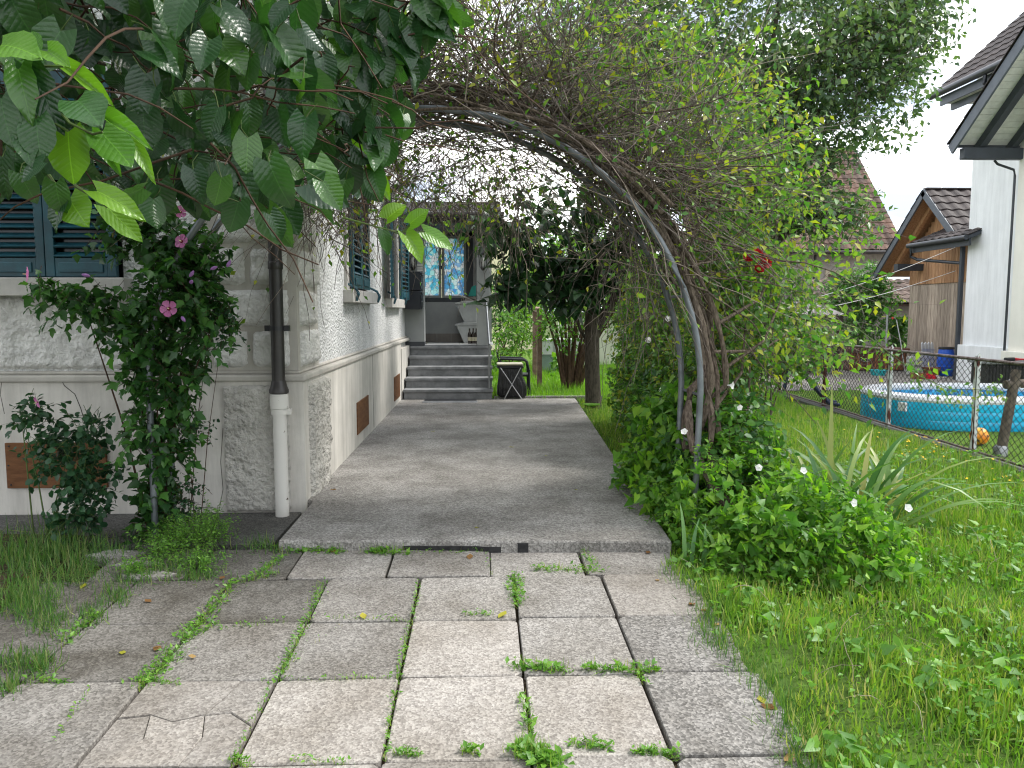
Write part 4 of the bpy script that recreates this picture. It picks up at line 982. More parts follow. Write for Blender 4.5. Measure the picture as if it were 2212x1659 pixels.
G_['clover'] = leafmat('weed_leaf', [(.075, .19, .028), (.115, .27, .034), (.175, .35, .04)], .36, .45)
G_['iris'] = leafmat('iris_blade', [(.055, .15, .04), (.085, .20, .05), (.15, .26, .05), (.30, .30, .08)], .28, .42, island=False)
G_['dry'] = leafmat('dry_leaf', [(.17, .085, .035), (.26, .15, .06), (.36, .24, .10)], .2, .8, .1, island=False)
G_['yellow'] = simple('yellow_petal', (.75, .48, .01), .6, .3, bstr=0)
G_['white'] = leafmat('white_petal', [(.80, .80, .80), (.86, .85, .84)], .35, .6, .2, tr_gain=(1, 1, 1))
G_['pink'] = leafmat('pink_petal', [(.55, .16, .38), (.64, .24, .48)], .35, .6, .2, tr_gain=(1, .9, 1))
G_['lilac'] = leafmat('lilac_petal', [(.36, .17, .48), (.45, .24, .52)], .3, .6, .2, tr_gain=(1, 1, 1))
G_['red'] = simple('red_petal', (.50, .008, .02), .6, .3, c2=(.30, .004, .01), sc=30, bstr=0)
def bark(name, c, c2, sc=14): return simple(name, c, .9, .15, c2=c2, sc=sc, stretch=(3, 3, .8), bscale=40, bstr=.9, bdist=.012)
B_ = {}
B_['bark'] = bark('grey_bark', (.105, .09, .07), (.05, .043, .034))
B_['vinebark'] = bark('shredded_vine_bark', (.19, .15, .12), (.075, .055, .044), 22)
B_['twig'] = simple('dry_twig', (.185, .155, .138), .85, .2, c2=(.088, .070, .062), sc=16, bstr=0)
B_['twig_pale'] = simple('pale_twig', (.36, .30, .25), .85, .2, c2=(.20, .16, .13), sc=16, bstr=0)
B_['stem'] = simple('green_stem', (.09, .15, .035), .7, .3, c2=(.06, .075, .03), sc=16, bstr=0)
B_['brown'] = simple('brown_stem', (.085, .050, .032), .85, .2, c2=(.045, .028, .02), sc=16, bstr=0)
M['pipe'] = simple('galvanised_tube', (.20, .215, .235), .42, .5, metal=.55, c2=(.13, .145, .16), sc=9, bstr=.06)

# ================================================================ rear garden
M['yellow_wall'] = render_mat('pale_yellow_render', (.74, .70, .47), (.68, .64, .42), 1.5, 70, .2, .005, .05)
yb = thing('yellow_house', 'pale yellow house wall behind the rear garden', 'house', (-.5, 30, 0))
MB().box(-6, 2.15, 29, 36, -.3, 4.3).build('wall', M['yellow_wall'], yb)
yr = MB(); yr.extr([(-6.4, 28.6, 4.25), (2.5, 28.6, 4.25), (2.5, 34, 4.7), (-6.4, 34, 4.7)], (0, .1, .15)); yr.build('roof', M['tile_red'], yb)
ib = thing('water_tank', 'white caged water tank at the end of the rear lawn', 'tank', (1.6, 18.2, -.05))
MB().box(1.30, 2.35, 18.05, 19.0, -.05, .36).build('lower_panel', simple('tank_grey_green', (.26, .33, .32), .5, .4), ib)
MB().box(1.30, 2.35, 18.05, 19.0, .365, .72).build('upper_panel', simple('tank_white', (.62, .63, .62), .5, .4), ib)
for x in (1.30, 1.65, 2.0, 2.34): MB().box(x - .008, x + .008, 18.03, 18.05, -.05, .72).build('bar', M['metal'], ib)
for z in (.0, .36, .71): MB().box(1.29, 2.36, 18.015, 18.03, z, z + .016).build('bar', M['metal'], ib)
gw = thing('garden_wall', 'low pale garden wall with tiled coping behind the multi-stemmed shrub', 'wall', (3.0, 20.5, -.05))
MB().box(2.0, 5.0, 20.4, 20.7, -.1, 1.25).build('body', M['cream_lit_render'], gw)
MB().box(1.95, 5.0, 20.33, 20.77, 1.25, 1.33).build('coping', M['tile_grey'], gw)
M['pinkpaint'] = simple('faded_pink_post', (.32, .20, .17), .8, .2, c2=(.19, .12, .10), sc=9, bstr=.3)
pf_ = thing('beating_frame', 'faded pink post frame standing on the rear lawn', 'frame', (1.05, 15, -.05))
for x, y, zt in ((1.045, 14.4, 1.36), (1.065, 16.1, 1.40)): MB().box(x - .045, x + .045, y - .045, y + .045, -.15, zt).build('post', M['pinkpaint'], pf_, bevel=.005)
MB().fbox((1.045, 14.36, 1.36), nrm((.02, 1.74, .04)), nrm((1, -.01, 0)), EZ, 0, 1.8, -.045, .045, 0, .08).build('crossbar', M['pinkpaint'], pf_)

# refuse sack stand and the black chair
M['sack'] = simple('black_sack', (.010, .010, .012), .28, .6, bscale=9, bstr=.9, bdist=.05, stretch=(3, 3, .5))
M['cream'] = simple('cream_plastic', (.46, .43, .32), .5, .4)
bgx = thing('sack_stand', 'folding refuse stand with black sack and pale lid at the terrace end', 'waste stand', (.45, 12.1, 0))
q = MB(); n = 28; prof = [(.9, .02), (1.06, .06), (1.03, .2), (.95, .34), (.9, .48)]
vs = []
for s_, z in prof:
    for j in range(n):
        t = 2 * math.pi * j / n; r = .205 * s_ * (1 + .05 * math.sin(j * 2.3) * (1.3 - z)) ; vs.append((.43 + r * math.copysign(abs(math.cos(t)) ** .7, math.cos(t)) + (.05 if math.cos(t) > 0 and z < .25 else 0), 12.3 + r * .8 * math.copysign(abs(math.sin(t)) ** .7, math.sin(t)), z))
q.add(vs, [(i * n + j, i * n + (j + 1) % n, (i + 1) * n + (j + 1) % n, (i + 1) * n + j) for i in range(4) for j in range(n)]); q.build('sack', M['sack'], bgx, smooth=True)
MB().box(.21, .63, 12.12, 12.5, .485, .525).build('rim', M['black'], bgx, bevel=.012)
MB().box(.205, .62, 12.11, 12.5, .535, .562).build('lid', M['cream'], bgx, bevel=.012)
for a, b in ((.26, .60), (.58, .32)):
    MB().tube([(a, 12.09, .50), (b, 12.09, .0)], .008, 6).build('leg', M['alu'], bgx, smooth=True)
    MB().tube([(a, 12.52, .50), (b, 12.52, .0)], .008, 6).build('leg', M['alu'], bgx, smooth=True)
M['resin'] = simple('dark_resin', (.022, .024, .028), .5, .4, bscale=60, bstr=.3)
ch = thing('garden_chair', 'black woven garden chair behind the refuse sack', 'chair', (.5, 13, -.03))
for y in (12.75, 13.2):
    MB().tube([(.32, y, -.05), (.30, y, .40), (.28, y, .56)], .018, 8).build('leg', M['resin'], ch, smooth=True)
    MB().tube([(.76, y, -.05), (.75, y, .40), (.72, y, .55), (.66, y, .585), (.27, y, .60)], .020, 8).build('armrest', M['resin'], ch, smooth=True)
MB().box(.30, .76, 12.77, 13.18, .30, .34).build('seat', M['resin'], ch, bevel=.01)
for k in range(7): MB().fbox((.29, 12.77, .36 + k * .055), EY, nrm((-.2, 0, 1)), nrm((1, 0, .2)), 0, .41, k * .0, .042, -.011 - k * .011, .011 - k * .011).build('slat', M['resin'], ch)
# entrance things
dm = thing('doormat', 'black doormat with metal edge at the foot of the steps', 'mat', (-.5, 11.85, 0))
MB().box(-.92, -.12, 11.70, 12.03, .0, .018).build('mat', M['black'], dm)
MB().box(-.94, -.10, 11.68, 11.70, .0, .024).build('edge', M['alu'], dm)
for k, (z0, z1, lab) in enumerate(((1.42, 1.725, 'lower black letter box hung on the porch pilaster'), (1.735, 2.05, 'upper black letter box hung on the porch pilaster'))):
    lb_ = thing('letter_box', lab, 'letter box', (-1.2, 13.2, z0), 'letter boxes by the porch')
    MB().box(-1.32, -1.06, 13.02, 13.40, z0, z1).build('body', M['navy'], lb_, bevel=.006)
    d_ = MB().box(-1.06, -1.045, 13.04, 13.38, z0 + .02, z1 - .07).build('door', M['navy'], lb_, bevel=.003)
    MB().box(-1.06, -1.035, 13.05, 13.37, z1 - .055, z1 - .02).build('flap', M['black'], lb_)
    MB().tube([(-1.045, 13.08, z0 + .13), (-1.035, 13.08, z0 + .13)], .01, 8).build('lock', M['alu'], d_)
for x, lab in ((-1.20, 'black lantern above the letter boxes'), (-.01, 'black lantern on the right porch pillar')):
    lp = thing('wall_lantern', lab, 'lantern', (x, 13.3, 2.2), 'porch lanterns')
    MB().tube([(x, 13.40, 2.36), (x, 13.33, 2.44), (x, 13.27, 2.42)], .012, 8).build('arm', M['black'], lp, smooth=True)
    MB().lathe([(.085, 2.37), (.06, 2.40), (.02, 2.43)], (x, 13.27, 0), 6).build('cap', M['black'], lp)
    MB().lathe([(.02, 2.08), (.035, 2.11), (.05, 2.13)], (x, 13.27, 0), 6).build('base', M['black'], lp)
    cg = MB()
    for j in range(6):
        t = 2 * math.pi * j / 6; cg.tube([(x + .05 * math.cos(t), 13.27 + .05 * math.sin(t), 2.13), (x + .078 * math.cos(t), 13.27 + .078 * math.sin(t), 2.37)], .006, 4)
    cg.build('cage', M['black'], lp)
    MB().lathe([(.012, 2.16), (.03, 2.21), (.034, 2.25), (.02, 2.30)], (x, 13.27, 0), 12).build('bulb', simple('bulb_glass', (.55, .55, .52), .2, .5, bstr=0), lp, smooth=True)
for z in (2.055, 2.10, 2.145):
    pass
npl = thing('bell_plate', 'three small white bell plates above the letter boxes', 'bell plate', (-1.08, 13.4, 2.1))
for z in (2.07, 2.115, 2.16): MB().box(-1.14, -1.05, 13.385, 13.40, z, z + .033).build('plate', M['soffit'], npl)
M['crate'] = simple('grey_bin_plastic', (.36, .37, .37), .5, .4, bstr=.03)
for k, (z0, lab) in enumerate(((.807, 'lower grey tapered recycling bin on the porch floor'), (1.19, 'upper grey tapered recycling bin stacked on another'))):
    cb = thing('recycling_bin', lab, 'bin', (-.3, 14.2, z0), 'stacked bins on the porch')
    q = MB(); q.extr([(-.36, 14.05, z0), (-.125, 14.05, z0), (-.125, 14.05, z0 + .32), (-.50, 14.05, z0 + .32)], (0, .45, 0)); q.build('body', M['crate'], cb, bevel=.01)
    q = MB(); q.extr([(-.535, 14.03, z0 + .32), (-.125, 14.03, z0 + .32), (-.125, 14.03, z0 + .385), (-.36, 14.03, z0 + .385), (-.52, 14.03, z0 + .345)], (0, .49, 0)); q.build('lid', M['crate'], cb, bevel=.006)
M['glass_brown'] = simple('brown_bottle', (.02, .012, .008), .15, .6, bstr=0)
for k, (x, lab) in enumerate(((-.255, 'leftmost dark bottle on the porch floor by the pillar'), (-.19, 'dark bottle between two others by the pillar'), (-.135, 'dark bottle closest to the pillar on the porch floor'))):
    q = MB(); q.lathe([(.033, 0), (.035, .01), (.035, .16), (.028, .19), (.013, .22), (.013, .27), (.015, .275)], (x, 13.85, .806), 14)
    bt = thing('bottle', lab, 'bottle', (x, 13.85, .806), 'bottles on the porch'); q.build('glass', M['glass_brown'], bt, smooth=True)
    MB().lathe([(.0355, .05), (.0355, .12)], (x, 13.85, .806), 14, False, False).build('paper_label', M['cream'], bt, smooth=True)
bx_ = thing('papers', 'white papers and teal folder heaped on the upper bin', 'papers', (-.25, 14.2, 1.575))
MB().fbox((-.48, 14.1, 1.70), nrm((1, 0, -.42)), EY, EZ, 0, .30, 0, .2, 0, .008).build('sheet', M['soffit'], bx_)
MB().fbox((-.46, 14.12, 1.67), nrm((1, 0, -.30)), EY, EZ, 0, .32, 0, .2, 0, .02).build('sheet', M['soffit'], bx_)
MB().box(-.34, -.14, 14.12, 14.35, 1.576, 1.65).build('parcel', M['base_tile'], bx_)
q = MB(); q.extr([(-.28, 14.1, 1.66), (-.14, 14.1, 1.66), (-.14, 14.1, 1.86), (-.22, 14.1, 1.83)], (0, .02, 0)); q.build('folder', simple('teal_folder', (.02, .22, .19), .6, .3), bx_)
# ================================================================ garden arch of two bent tubes
AC = np.array((-.357, .88)); AR = 1.765
def hoop(y, dx=0, s=1.0):
    pts = [(AC[0] + dx - AR, y, -.12), (AC[0] + dx - AR, y, .45)]
    for a in np.linspace(math.pi, 0, 34): pts.append((AC[0] + dx + AR * math.cos(a), y, AC[1] + AR * math.sin(a) - (.0 if 0 < a < 3.1 else 0)))
    pts += [(AC[0] + dx + AR - .01, y, .5), (AC[0] + dx + AR - .03, y, -.15)]
    return pts
ga = thing('garden_arch', 'rounded garden arch of two bent grey tubes spanning the paving', 'arch', (AC[0], 5.1, -.1))
for y, dx in ((4.93, 0.0), (5.30, -.03)): MB().tube(hoop(y, dx), .021, 12).build('hoop', M['pipe'], ga, smooth=True)
for a in (-.02, .35, .8, 1.25, 1.75, 2.2, 2.7):
    x, z = AC[0] + AR * math.cos(a), AC[1] + AR * math.sin(a)
    MB().tube([(x, 4.93, z), (x - .02, 5.30, z)], .010, 8).build('rung', M['pipe'], ga, smooth=True)
for z in (.10, .52): MB().tube([(AC[0] + AR - .015, 4.93, z), (AC[0] + AR - .045, 5.30, z)], .010, 8).build('rung', M['pipe'], ga, smooth=True)

# ---------------- the honeysuckle that has overgrown it
vn = thing('honeysuckle_vine', 'woody honeysuckle with a mass of bare twigs over the garden arch', 'vine', (1.7, 5.2, -.1))
def arcp(a, r, y): return np.stack([AC[0] + r * np.cos(a), y, AC[1] + r * np.sin(a)], -1)
for k in range(7):                     # stems climbing the right leg and running along the hoops
    S = 44; a = np.linspace(-.75, 1.35 + .12 * k, S); r = AR + .06 + .05 * np.sin(a * 4 + k * 1.7) + .025 * k
    y = 5.1 + .16 * np.sin(a * 3.1 + k * 2.0) + .02 * k
    P = arcp(a, r, y)
    low = a < 0
    P[low, 0] = AC[0] + AR + .05 + .035 * (k - 2) + .30 * np.clip((-a[low] - .28) / .47, 0, 1) ** 1.5 + .03 * np.sin(a[low] * 9 + k)
    P[low, 2] = AC[1] + a[low] / .75 * .98
    rad = np.linspace(.033 - .002 * k, .010, S) * (1 + .25 * np.sin(np.arange(S) * 1.7 + k))
    MB().tube(list(P), list(np.maximum(rad, .006)), 7).build('stem', B_['vinebark'], vn, smooth=True)
for k in range(9):                     # long runners over the crown of the arch
    S = 26; a = np.linspace(.45 + (.1 * k) % .5, 1.55 + .075 * k, S); r = AR + .06 + .10 * np.sin(a * 3 + k) + .05 * (k % 3)
    y = 5.1 + .3 * np.sin(a * 2.3 + k * 1.3)
    MB().tube(list(arcp(a, r, y)), list(np.linspace(.016, .006, S)), 6).build('stem', B_['vinebark'], vn, smooth=True)
for k, (px, py, qx, qy) in enumerate(((1545, 880, 1610, 700), (1560, 800, 1690, 640), (1540, 760, 1700, 720), (1565, 940, 1620, 790), (1550, 700, 1680, 560))):
    p0, p1 = at(px, py, 5.2), at(qx, qy, 5.6); mid = (p0 + p1) / 2 + np.array((.08, 0, -.06))
    MB().tube([p0, mid, p1], [.014, .010, .006], 6).build('stem', B_['vinebark'], vn, smooth=True)
def mass(n, amin, amax, rmin, rmax, ymin, ymax, rp=1.0):
    a = rng.uniform(amin, amax, n); r = rmin + (rmax - rmin) * rng.random(n) ** rp; y = rng.uniform(ymin, ymax, n)
    return arcp(a, r, y), a
groups = []
# over the top and right shoulder: twigs standing outwards
p, a = mass(1800, .62, 1.95, AR - .02, AR + .80, 4.75, 6.0, 1.2)
od = np.stack([np.cos(a), np.zeros_like(a), np.sin(a)], -1)
groups.append(('out', twigpaths(p, nrm(od * .55 + rvec(len(p)) * .8 + UP * .2), rng.uniform(.35, 1.0, len(p)), 7, .10, .055)))
# tangled along the arch
p, a = mass(1000, .42, 2.3, AR - .08, AR + .45, 4.75, 5.9, 1.4)
tg = np.stack([-np.sin(a), np.zeros_like(a), np.cos(a)], -1) * np.where(rng.random(len(a)) < .5, 1, -1)[:, None]
groups.append(('along', twigpaths(p, nrm(tg * .8 + rvec(len(p)) * .6), rng.uniform(.4, 1.1, len(p)), 8, .12, .06)))
# hanging curtain under the arch and behind it
p, a = mass(800, 1.12, 2.25, AR - .40, AR + .05, 5.25, 6.7)
groups.append(('hang', twigpaths(p, nrm(rvec(len(p)) * .9 - UP * .35), rng.uniform(.25, .7, len(p)), 7, .35, .08)))
p, a = mass(160, .3, .75, AR - .30, AR + .05, 5.0, 6.2)
groups.append(('hang', twigpaths(p, nrm(rvec(len(p)) * .9 - UP * .2), rng.uniform(.2, .55, len(p)), 7, .3, .14)))
p, a = mass(190, .35, 2.0, AR - .02, AR + .15, 4.9, 5.5)
od = np.stack([np.cos(a), np.zeros_like(a), np.sin(a)], -1); tg = np.stack([-np.sin(a), np.zeros_like(a), np.cos(a)], -1) * rng.uniform(-1, 1, len(a))[:, None]
P = twigpaths(p, nrm(od * .6 + tg * .9 + rvec(len(p)) * .5), rng.uniform(.5, 1.25, len(p)), 9, .12, .07)
tubeobj('branches', P, taper(len(P), 9, rng.uniform(.005, .010, len(P)), .35), B_['vinebark'], vn, 5)
lv = [P]
for nm, P in groups:
    n = len(P); r = rng.uniform(.0019, .0046, n); pale = rng.random(n) < .3
    for sel, mt in ((pale, B_['twig_pale']), (~pale, B_['twig'])):
        Q = P[sel]; tubeobj('twigs', Q, taper(len(Q), Q.shape[1], r[sel], .45), mt, vn)
    lv.append(P[rng.random(n) < {'out': .36, 'along': .25, 'hang': .3}[nm]])
pp = [twigleaves(P, 4, .050, nrand=.8) for P in lv]
pos, d, n, s = [np.concatenate(x) for x in zip(*pp)]
leafobj('leaves', LEAF_OVAL, pos, d, n, s, G_['vine'], vn)
# leafier upper and right side
p, a = mass(640, .02, 1.15, AR + .25, AR + 1.2, 4.9, 6.3, .8)
od = np.stack([np.cos(a), np.zeros_like(a), np.sin(a)], -1)
P = twigpaths(p, nrm(od * .6 + rvec(len(p)) * .8), rng.uniform(.25, .6, len(p)), 6, .15, .10)
tubeobj('twigs', P, taper(len(P), 6, np.full(len(P), .0020), .4), B_['twig'], vn)
leafobj('leaves', LEAF_OVAL, *twigleaves(P, 6, .058, nrand=.7), G_['vine'], vn)
p, a = mass(420, 1.05, 2.0, AR + .45, AR + 1.3, 4.9, 6.6, .8)
P = twigpaths(p, nrm(rvec(len(p)) + UP * .3), rng.uniform(.25, .55, len(p)), 6, .15, .10)
tubeobj('twigs', P, taper(len(P), 6, np.full(len(P), .0022), .4), B_['twig'], vn)
leafobj('leaves', LEAF_OVAL, *twigleaves(P, 5, .050, nrand=.7), G_['vine'], vn)

# ================================================================ mulberry, upper left
def heart_template(curl=.22, fold=.16, seed=0):
    rg = np.random.default_rng(seed); nt_, ns = 11, 7
    V, UVs = [], []
    for i in range(nt_):
        t = i / (nt_ - 1)
        w_ = .40 * (math.sqrt(max(0, 1 - ((t - .28) / .72) ** 2)) if t > .28 else .60 + .40 * math.sin(math.pi / 2 * t / .28))
        if t > .68: w_ *= 1 - .55 * ((t - .68) / .32) ** .8
        for j in range(ns):
            s = -1 + 2 * j / (ns - 1); x = s * w_
            y = t - .20 * abs(s) ** 1.1 * (1 - t) ** 5 + (.012 * math.sin(9 * t * math.pi) if abs(s) == 1 else 0)
            z_ = fold * abs(x) - curl * t * t * (1 + .3 * s * (rg.random() - .5)) + .018 * math.sin(t * 17 - abs(s) * 5) * abs(s)
            V.append((x * (1 + .03 * math.sin(t * 26) * (abs(s) > .9)), y, z_)); UVs.append((x, y))
    Fq = [(i * ns + j, i * ns + j + 1, (i + 1) * ns + j + 1, (i + 1) * ns + j) for i in range(nt_ - 1) for j in range(ns - 1)]
    return np.array(V), np.array(Fq), np.array(UVs)
HT = [heart_template(c, f_, k) for k, (c, f_) in enumerate(((.15, .12), (.32, .22), (.50, .34), (.26, .5)))]
mul = thing('mulberry_tree', 'mulberry tree with broad heart-shaped leaves hanging over the yard', 'tree', (-3.7, 2.9, -.15))
MB().tube([(-3.75, 2.9, -.25), (-3.7, 2.95, .8), (-3.6, 3.0, 1.7), (-3.5, 3.05, 2.3)], [.16, .13, .12, .11], 14).build('trunk', B_['bark'], mul, smooth=True)
tips = [(-.75, 3.9, 2.75), (-1.0, 3.0, 2.55), (-1.5, 2.6, 2.7), (-.6, 4.3, 3.1), (-1.7, 4.2, 2.6), (-2.2, 3.8, 2.4), (-2.2, 2.2, 2.4), (-1.2, 3.4, 3.4), (-2.6, 2.6, 2.9), (-2.6, 4.6, 2.6)]
for k, t_ in enumerate(tips):
    t_ = np.array(t_); p0 = np.array((-3.5, 3.05, 2.3)); m1 = p0 * .6 + t_ * .4 + np.array((0, 0, .22)); m2 = p0 * .25 + t_ * .75 + np.array((0, .03, .14))
    MB().tube([p0, m1, m2, t_], [.035, .022, .014, .006], 8).build('branch', B_['bark'], mul, smooth=True)
N0 = 5200
px = rng.uniform(-900, 985, N0); py = rng.uniform(-1100, 560, N0)  # reaches past the frame: unseen leaves added to darken what lies below
lim = np.interp(px, [-900, -400, 0, 90, 180, 300, 420, 500, 590, 680, 750, 800, 850, 905, 985], [440, 440, 420, 350, 420, 450, 450, 440, 480, 450, 420, 400, 330, 150, 30])
ok = py < lim - 10
px, py = px[ok], py[ok]
Y = np.where(rng.random(len(px)) < .25, rng.uniform(1.95, 2.6, len(px)), rng.uniform(2.5, 4.5, len(px)))
Y = np.where(px > 700, np.maximum(Y, 2.7), Y)
pos = at(px, py, Y); keep = pos[:, 2] < 5.2; pos, px, py, Y = pos[keep], px[keep], py[keep], Y[keep]
k_ = 1500                       # unseen leaves added above the frame to block skylight from the facade
ex = np.stack([rng.uniform(-5.6, -.9, k_), rng.uniform(-.8, 2.3, k_), rng.uniform(2.75, 3.7, k_)], -1); ex = ex[ex[:, 0] < -.6 - .35 * ex[:, 1]]
pos = np.concatenate([pos, ex]); px = np.concatenate([px, np.full(len(ex), -999.)]); py = np.concatenate([py, np.full(len(ex), -999.)]); Y = np.concatenate([Y, np.full(len(ex), 9.)])
n = len(pos)
d = nrm(-UP * .9 + rng.normal(size=(n, 3)) * .42 + np.array((.25, -.1, 0)))
nn = nrm(np.array((.05, -.75, .55)) + rng.normal(size=(n, 3)) * .45)
sz = rng.uniform(.07, .13, n) * np.where(Y > 8, 1.5, 1)
Rm = frames(d, nn)
inv = (px > -80) & (py > -80)
order = np.argsort(np.where(inv, 0, 10) + Y)
single, rest = order[:255], order[255:]
far_ = rest[(py[rest] < -160) | (px[rest] < -250)]; rest = rest[(py[rest] >= -160) & (px[rest] >= -250)]
leafobj('foliage', LEAF_HEART, pos[far_], d[far_], nn[far_], sz[far_], G_['hibiscus'], mul)  # the out-of-view leaves, there to shade the facade and yard
LM = []
for k, (V, Fq, uv) in enumerate(HT):
    me = npmesh('leaf', V, Fq, uv, True); me.materials.append(G_['mulberry_obj']); LM.append(me)
    mey = npmesh('young_leaf', V, Fq, uv, True); mey.materials.append(G_['young']); LM.append(mey)
def leaf_obj(me, p, Rx, s3, parent, name='leaf'):
    o = bpy.data.objects.new(name, me); COL.objects.link(o); o.parent = parent
    o.matrix_parent_inverse = Matrix.Translation(-WLOC[parent.name])
    Rs = Rx * np.asarray(s3)[None, :]
    o.matrix_basis = Matrix(((Rs[0, 0], Rs[0, 1], Rs[0, 2], p[0]), (Rs[1, 0], Rs[1, 1], Rs[1, 2], p[1]), (Rs[2, 0], Rs[2, 1], Rs[2, 2], p[2]), (0, 0, 0, 1)))
    return o
for i in single: leaf_obj(LM[2 * random.randint(0, 3)], pos[i], Rm[i], (sz[i],) * 3, mul)
for k in range(4):
    sel = rest[k::4]; V, Fq, uv = HT[k]
    Vv, Fi = scatter(V, Fq, pos[sel], Rm[sel], sz[sel])
    link('foliage', npmesh('foliage', Vv, Fi, np.tile(uv, (len(sel), 1)), True), G_['mulberry'], mul, kind='stuff')
# stalks
tp = pos + nrm(UP * .8 + rng.normal(size=(n, 3)) * .5) * .05
Pk = np.stack([pos, (pos + tp) / 2 + rng.normal(size=(n, 3)) * .004, tp], 1)
tubeobj('leaf_stalks', Pk, np.full(n, .0016), B_['stem'], mul)
tw0 = pos[rng.random(n) < .35]
P = twigpaths(tw0 + UP * .05, nrm(rng.normal(size=(len(tw0), 3)) * (1, 1, .4) + (.3, 0, .1)), rng.uniform(.25, .6, len(tw0)), 6, .2, .06)
tubeobj('twigs', P, taper(len(P), 6, np.full(len(P), .0042), .5), B_['brown'], mul)
# the bright young shoots that reach into view, leaf by leaf (base, tip, width, young?)
SH = [(137, 143, 243, 215, 40, 1), (75, 110, 65, 66, 38, 1), (103, 110, 140, 130, 30, 1), (2, 98, 66, 95, 60, 1), (67, 150, 133, 287, 70, 0), (147, 285, 152, 398, 95, 1), (78, 257, 85, 347, 74, 0),
      (220, 287, 281, 350, 66, 1), (200, 290, 262, 373, 36, 1), (207, 250, 320, 297, 34, 1), (283, 300, 328, 375, 26, 1), (167, 217, 207, 248, 56, 0), (137, 430, 100, 493, 62, 0), (150, 430, 178, 478, 66, 1),
      (230, 447, 308, 520, 54, 1), (210, 413, 303, 457, 48, 1), (93, 350, 37, 387, 60, 0), (2, 213, 18, 312, 70, 0), (20, 115, 72, 150, 50, 0), (50, 270, 62, 350, 40, 0), (120, 395, 130, 470, 60, 0), (40, 150, 60, 245, 50, 0)]
SR = [(716, 63, 766, 72, 46, 1), (636, 73, 663, 30, 52, 1), (710, 90, 768, 152, 46, 1), (681, 100, 740, 180, 40, 0), (880, 53, 942, 97, 46, 1), (756, 310, 810, 362, 30, 1), (793, 363, 847, 424, 34, 1),
      (836, 473, 873, 437, 46, 1), (886, 483, 923, 450, 40, 1), (916, 500, 981, 534, 40, 1), (876, 508, 914, 560, 38, 1), (826, 497, 842, 552, 30, 0), (660, 290, 700, 262, 40, 1), (640, 310, 690, 350, 40, 0), (600, 250, 665, 285, 40, 0)]
for lst, Y0 in ((SH, 1.75), (SR, 2.75)):
    for bx, by, tx, ty, wd, yg in lst:
        dy = random.uniform(-.05, .02)
        p0, p1 = at(bx, by, Y0 + random.uniform(-.06, .06)), None
        p1 = at(tx, ty, p0[1] + dy)
        L_ = float(np.linalg.norm(p1 - p0)); lp_ = math.hypot(tx - bx, ty - by)
        ws = min(1.35, wd / (lp_ * .80))
        nvec = nrm(np.array((random.uniform(-.3, .3), -.8, .6)))
        Rx = frames(((p1 - p0) / L_)[None], nvec[None])[0]
        L_ = max(L_, .055)
        leaf_obj(LM[2 * random.choice((0, 0, 1, 3)) + yg], p0, Rx, (L_ * ws, L_, L_), mul)
for pts, Y0 in (([(-20, 130), (40, 147), (75, 143), (137, 143)], 1.75), ([(10, 170), (60, 250), (110, 262), (147, 283)], 1.75), ([(130, 240), (150, 265), (200, 290), (222, 285)], 1.75), ([(105, 378), (130, 415), (150, 430)], 1.75),
                ([(740, 470), (800, 486), (845, 498), (885, 502), (918, 500)], 2.75), ([(845, 498), (880, 512)], 2.75), ([(870, 502), (888, 484)], 2.75), ([(690, 300), (730, 305), (756, 310)], 2.75), ([(640, 100), (690, 88), (716, 63)], 2.75), ([(160, 400), (210, 430), (232, 447)], 1.75)):
    MB().tube([at(x, y, Y0) for x, y in pts], [.0045] + [.003] * (len(pts) - 1), 6).build('shoot', B_['stem'], mul, smooth=True)
# ================================================================ shrubs and trees
def vell(l):
    """ellipsoids given where they are seen and how far away they stand -> world centres and radii"""
    out = []
    for px, py, rx, ry, Y, ryd in l:
        c = at(px, py, Y); k = Y / _f
        out.append((c, np.array((rx * k, ryd, ry * k))))
    return out
def bush(name, label, cat, base, ells, ntw, K, size, T, lm, tm, stems=6, tl=(.2, .45), droop=.2, outw=.5, tr=.0022, sr=.012, group=None, nrand=.6, upw=.15, tdown=.3, inner=.15, stemname='stem', thick=None):
    e = thing(name, label, cat, base, group)
    vol = np.array([np.prod(r) ** .75 for c, r in ells]); cnt = np.maximum(4, (ntw * vol / vol.sum()).astype(int))
    PP = []
    for (c, r), k in zip(ells, cnt):
        p, u = ell(c, r, k, inner)
        L_ = rng.uniform(tl[0], tl[1], k)
        dr = nrm(u * outw + rvec(k) * .7 + UP * upw)
        PP.append(twigpaths(p - dr * L_[:, None] * .55, dr, L_, 6, droop, .06))
    P = np.concatenate(PP)
    P[:, :, 2] = np.maximum(P[:, :, 2], -.1)
    tubeobj('twigs', P, taper(len(P), 6, np.full(len(P), tr), .4), tm, e)
    leafobj('foliage', T, *twigleaves(P, K, size, nrand=nrand, tdown=tdown), lm, e)
    b0 = np.array(base, float)
    for k in range(stems):
        c, r = ells[k % len(ells)]; t_ = c + rvec(1)[0] * r * .5
        s0 = b0 + np.array((random.uniform(-.08, .08), random.uniform(-.08, .08), -.08))
        mid = s0 * .5 + t_ * .5 + np.array((random.uniform(-.05, .05), random.uniform(-.05, .05), .0)); mid[:2] = s0[:2] * .62 + t_[:2] * .38
        MB().tube([s0, s0 * .75 + mid * .25 + np.array((0, 0, .05)), mid, t_], [sr, sr * .85, sr * .65, sr * .3], 7).build(stemname, thick or tm, e, smooth=True)
    return e
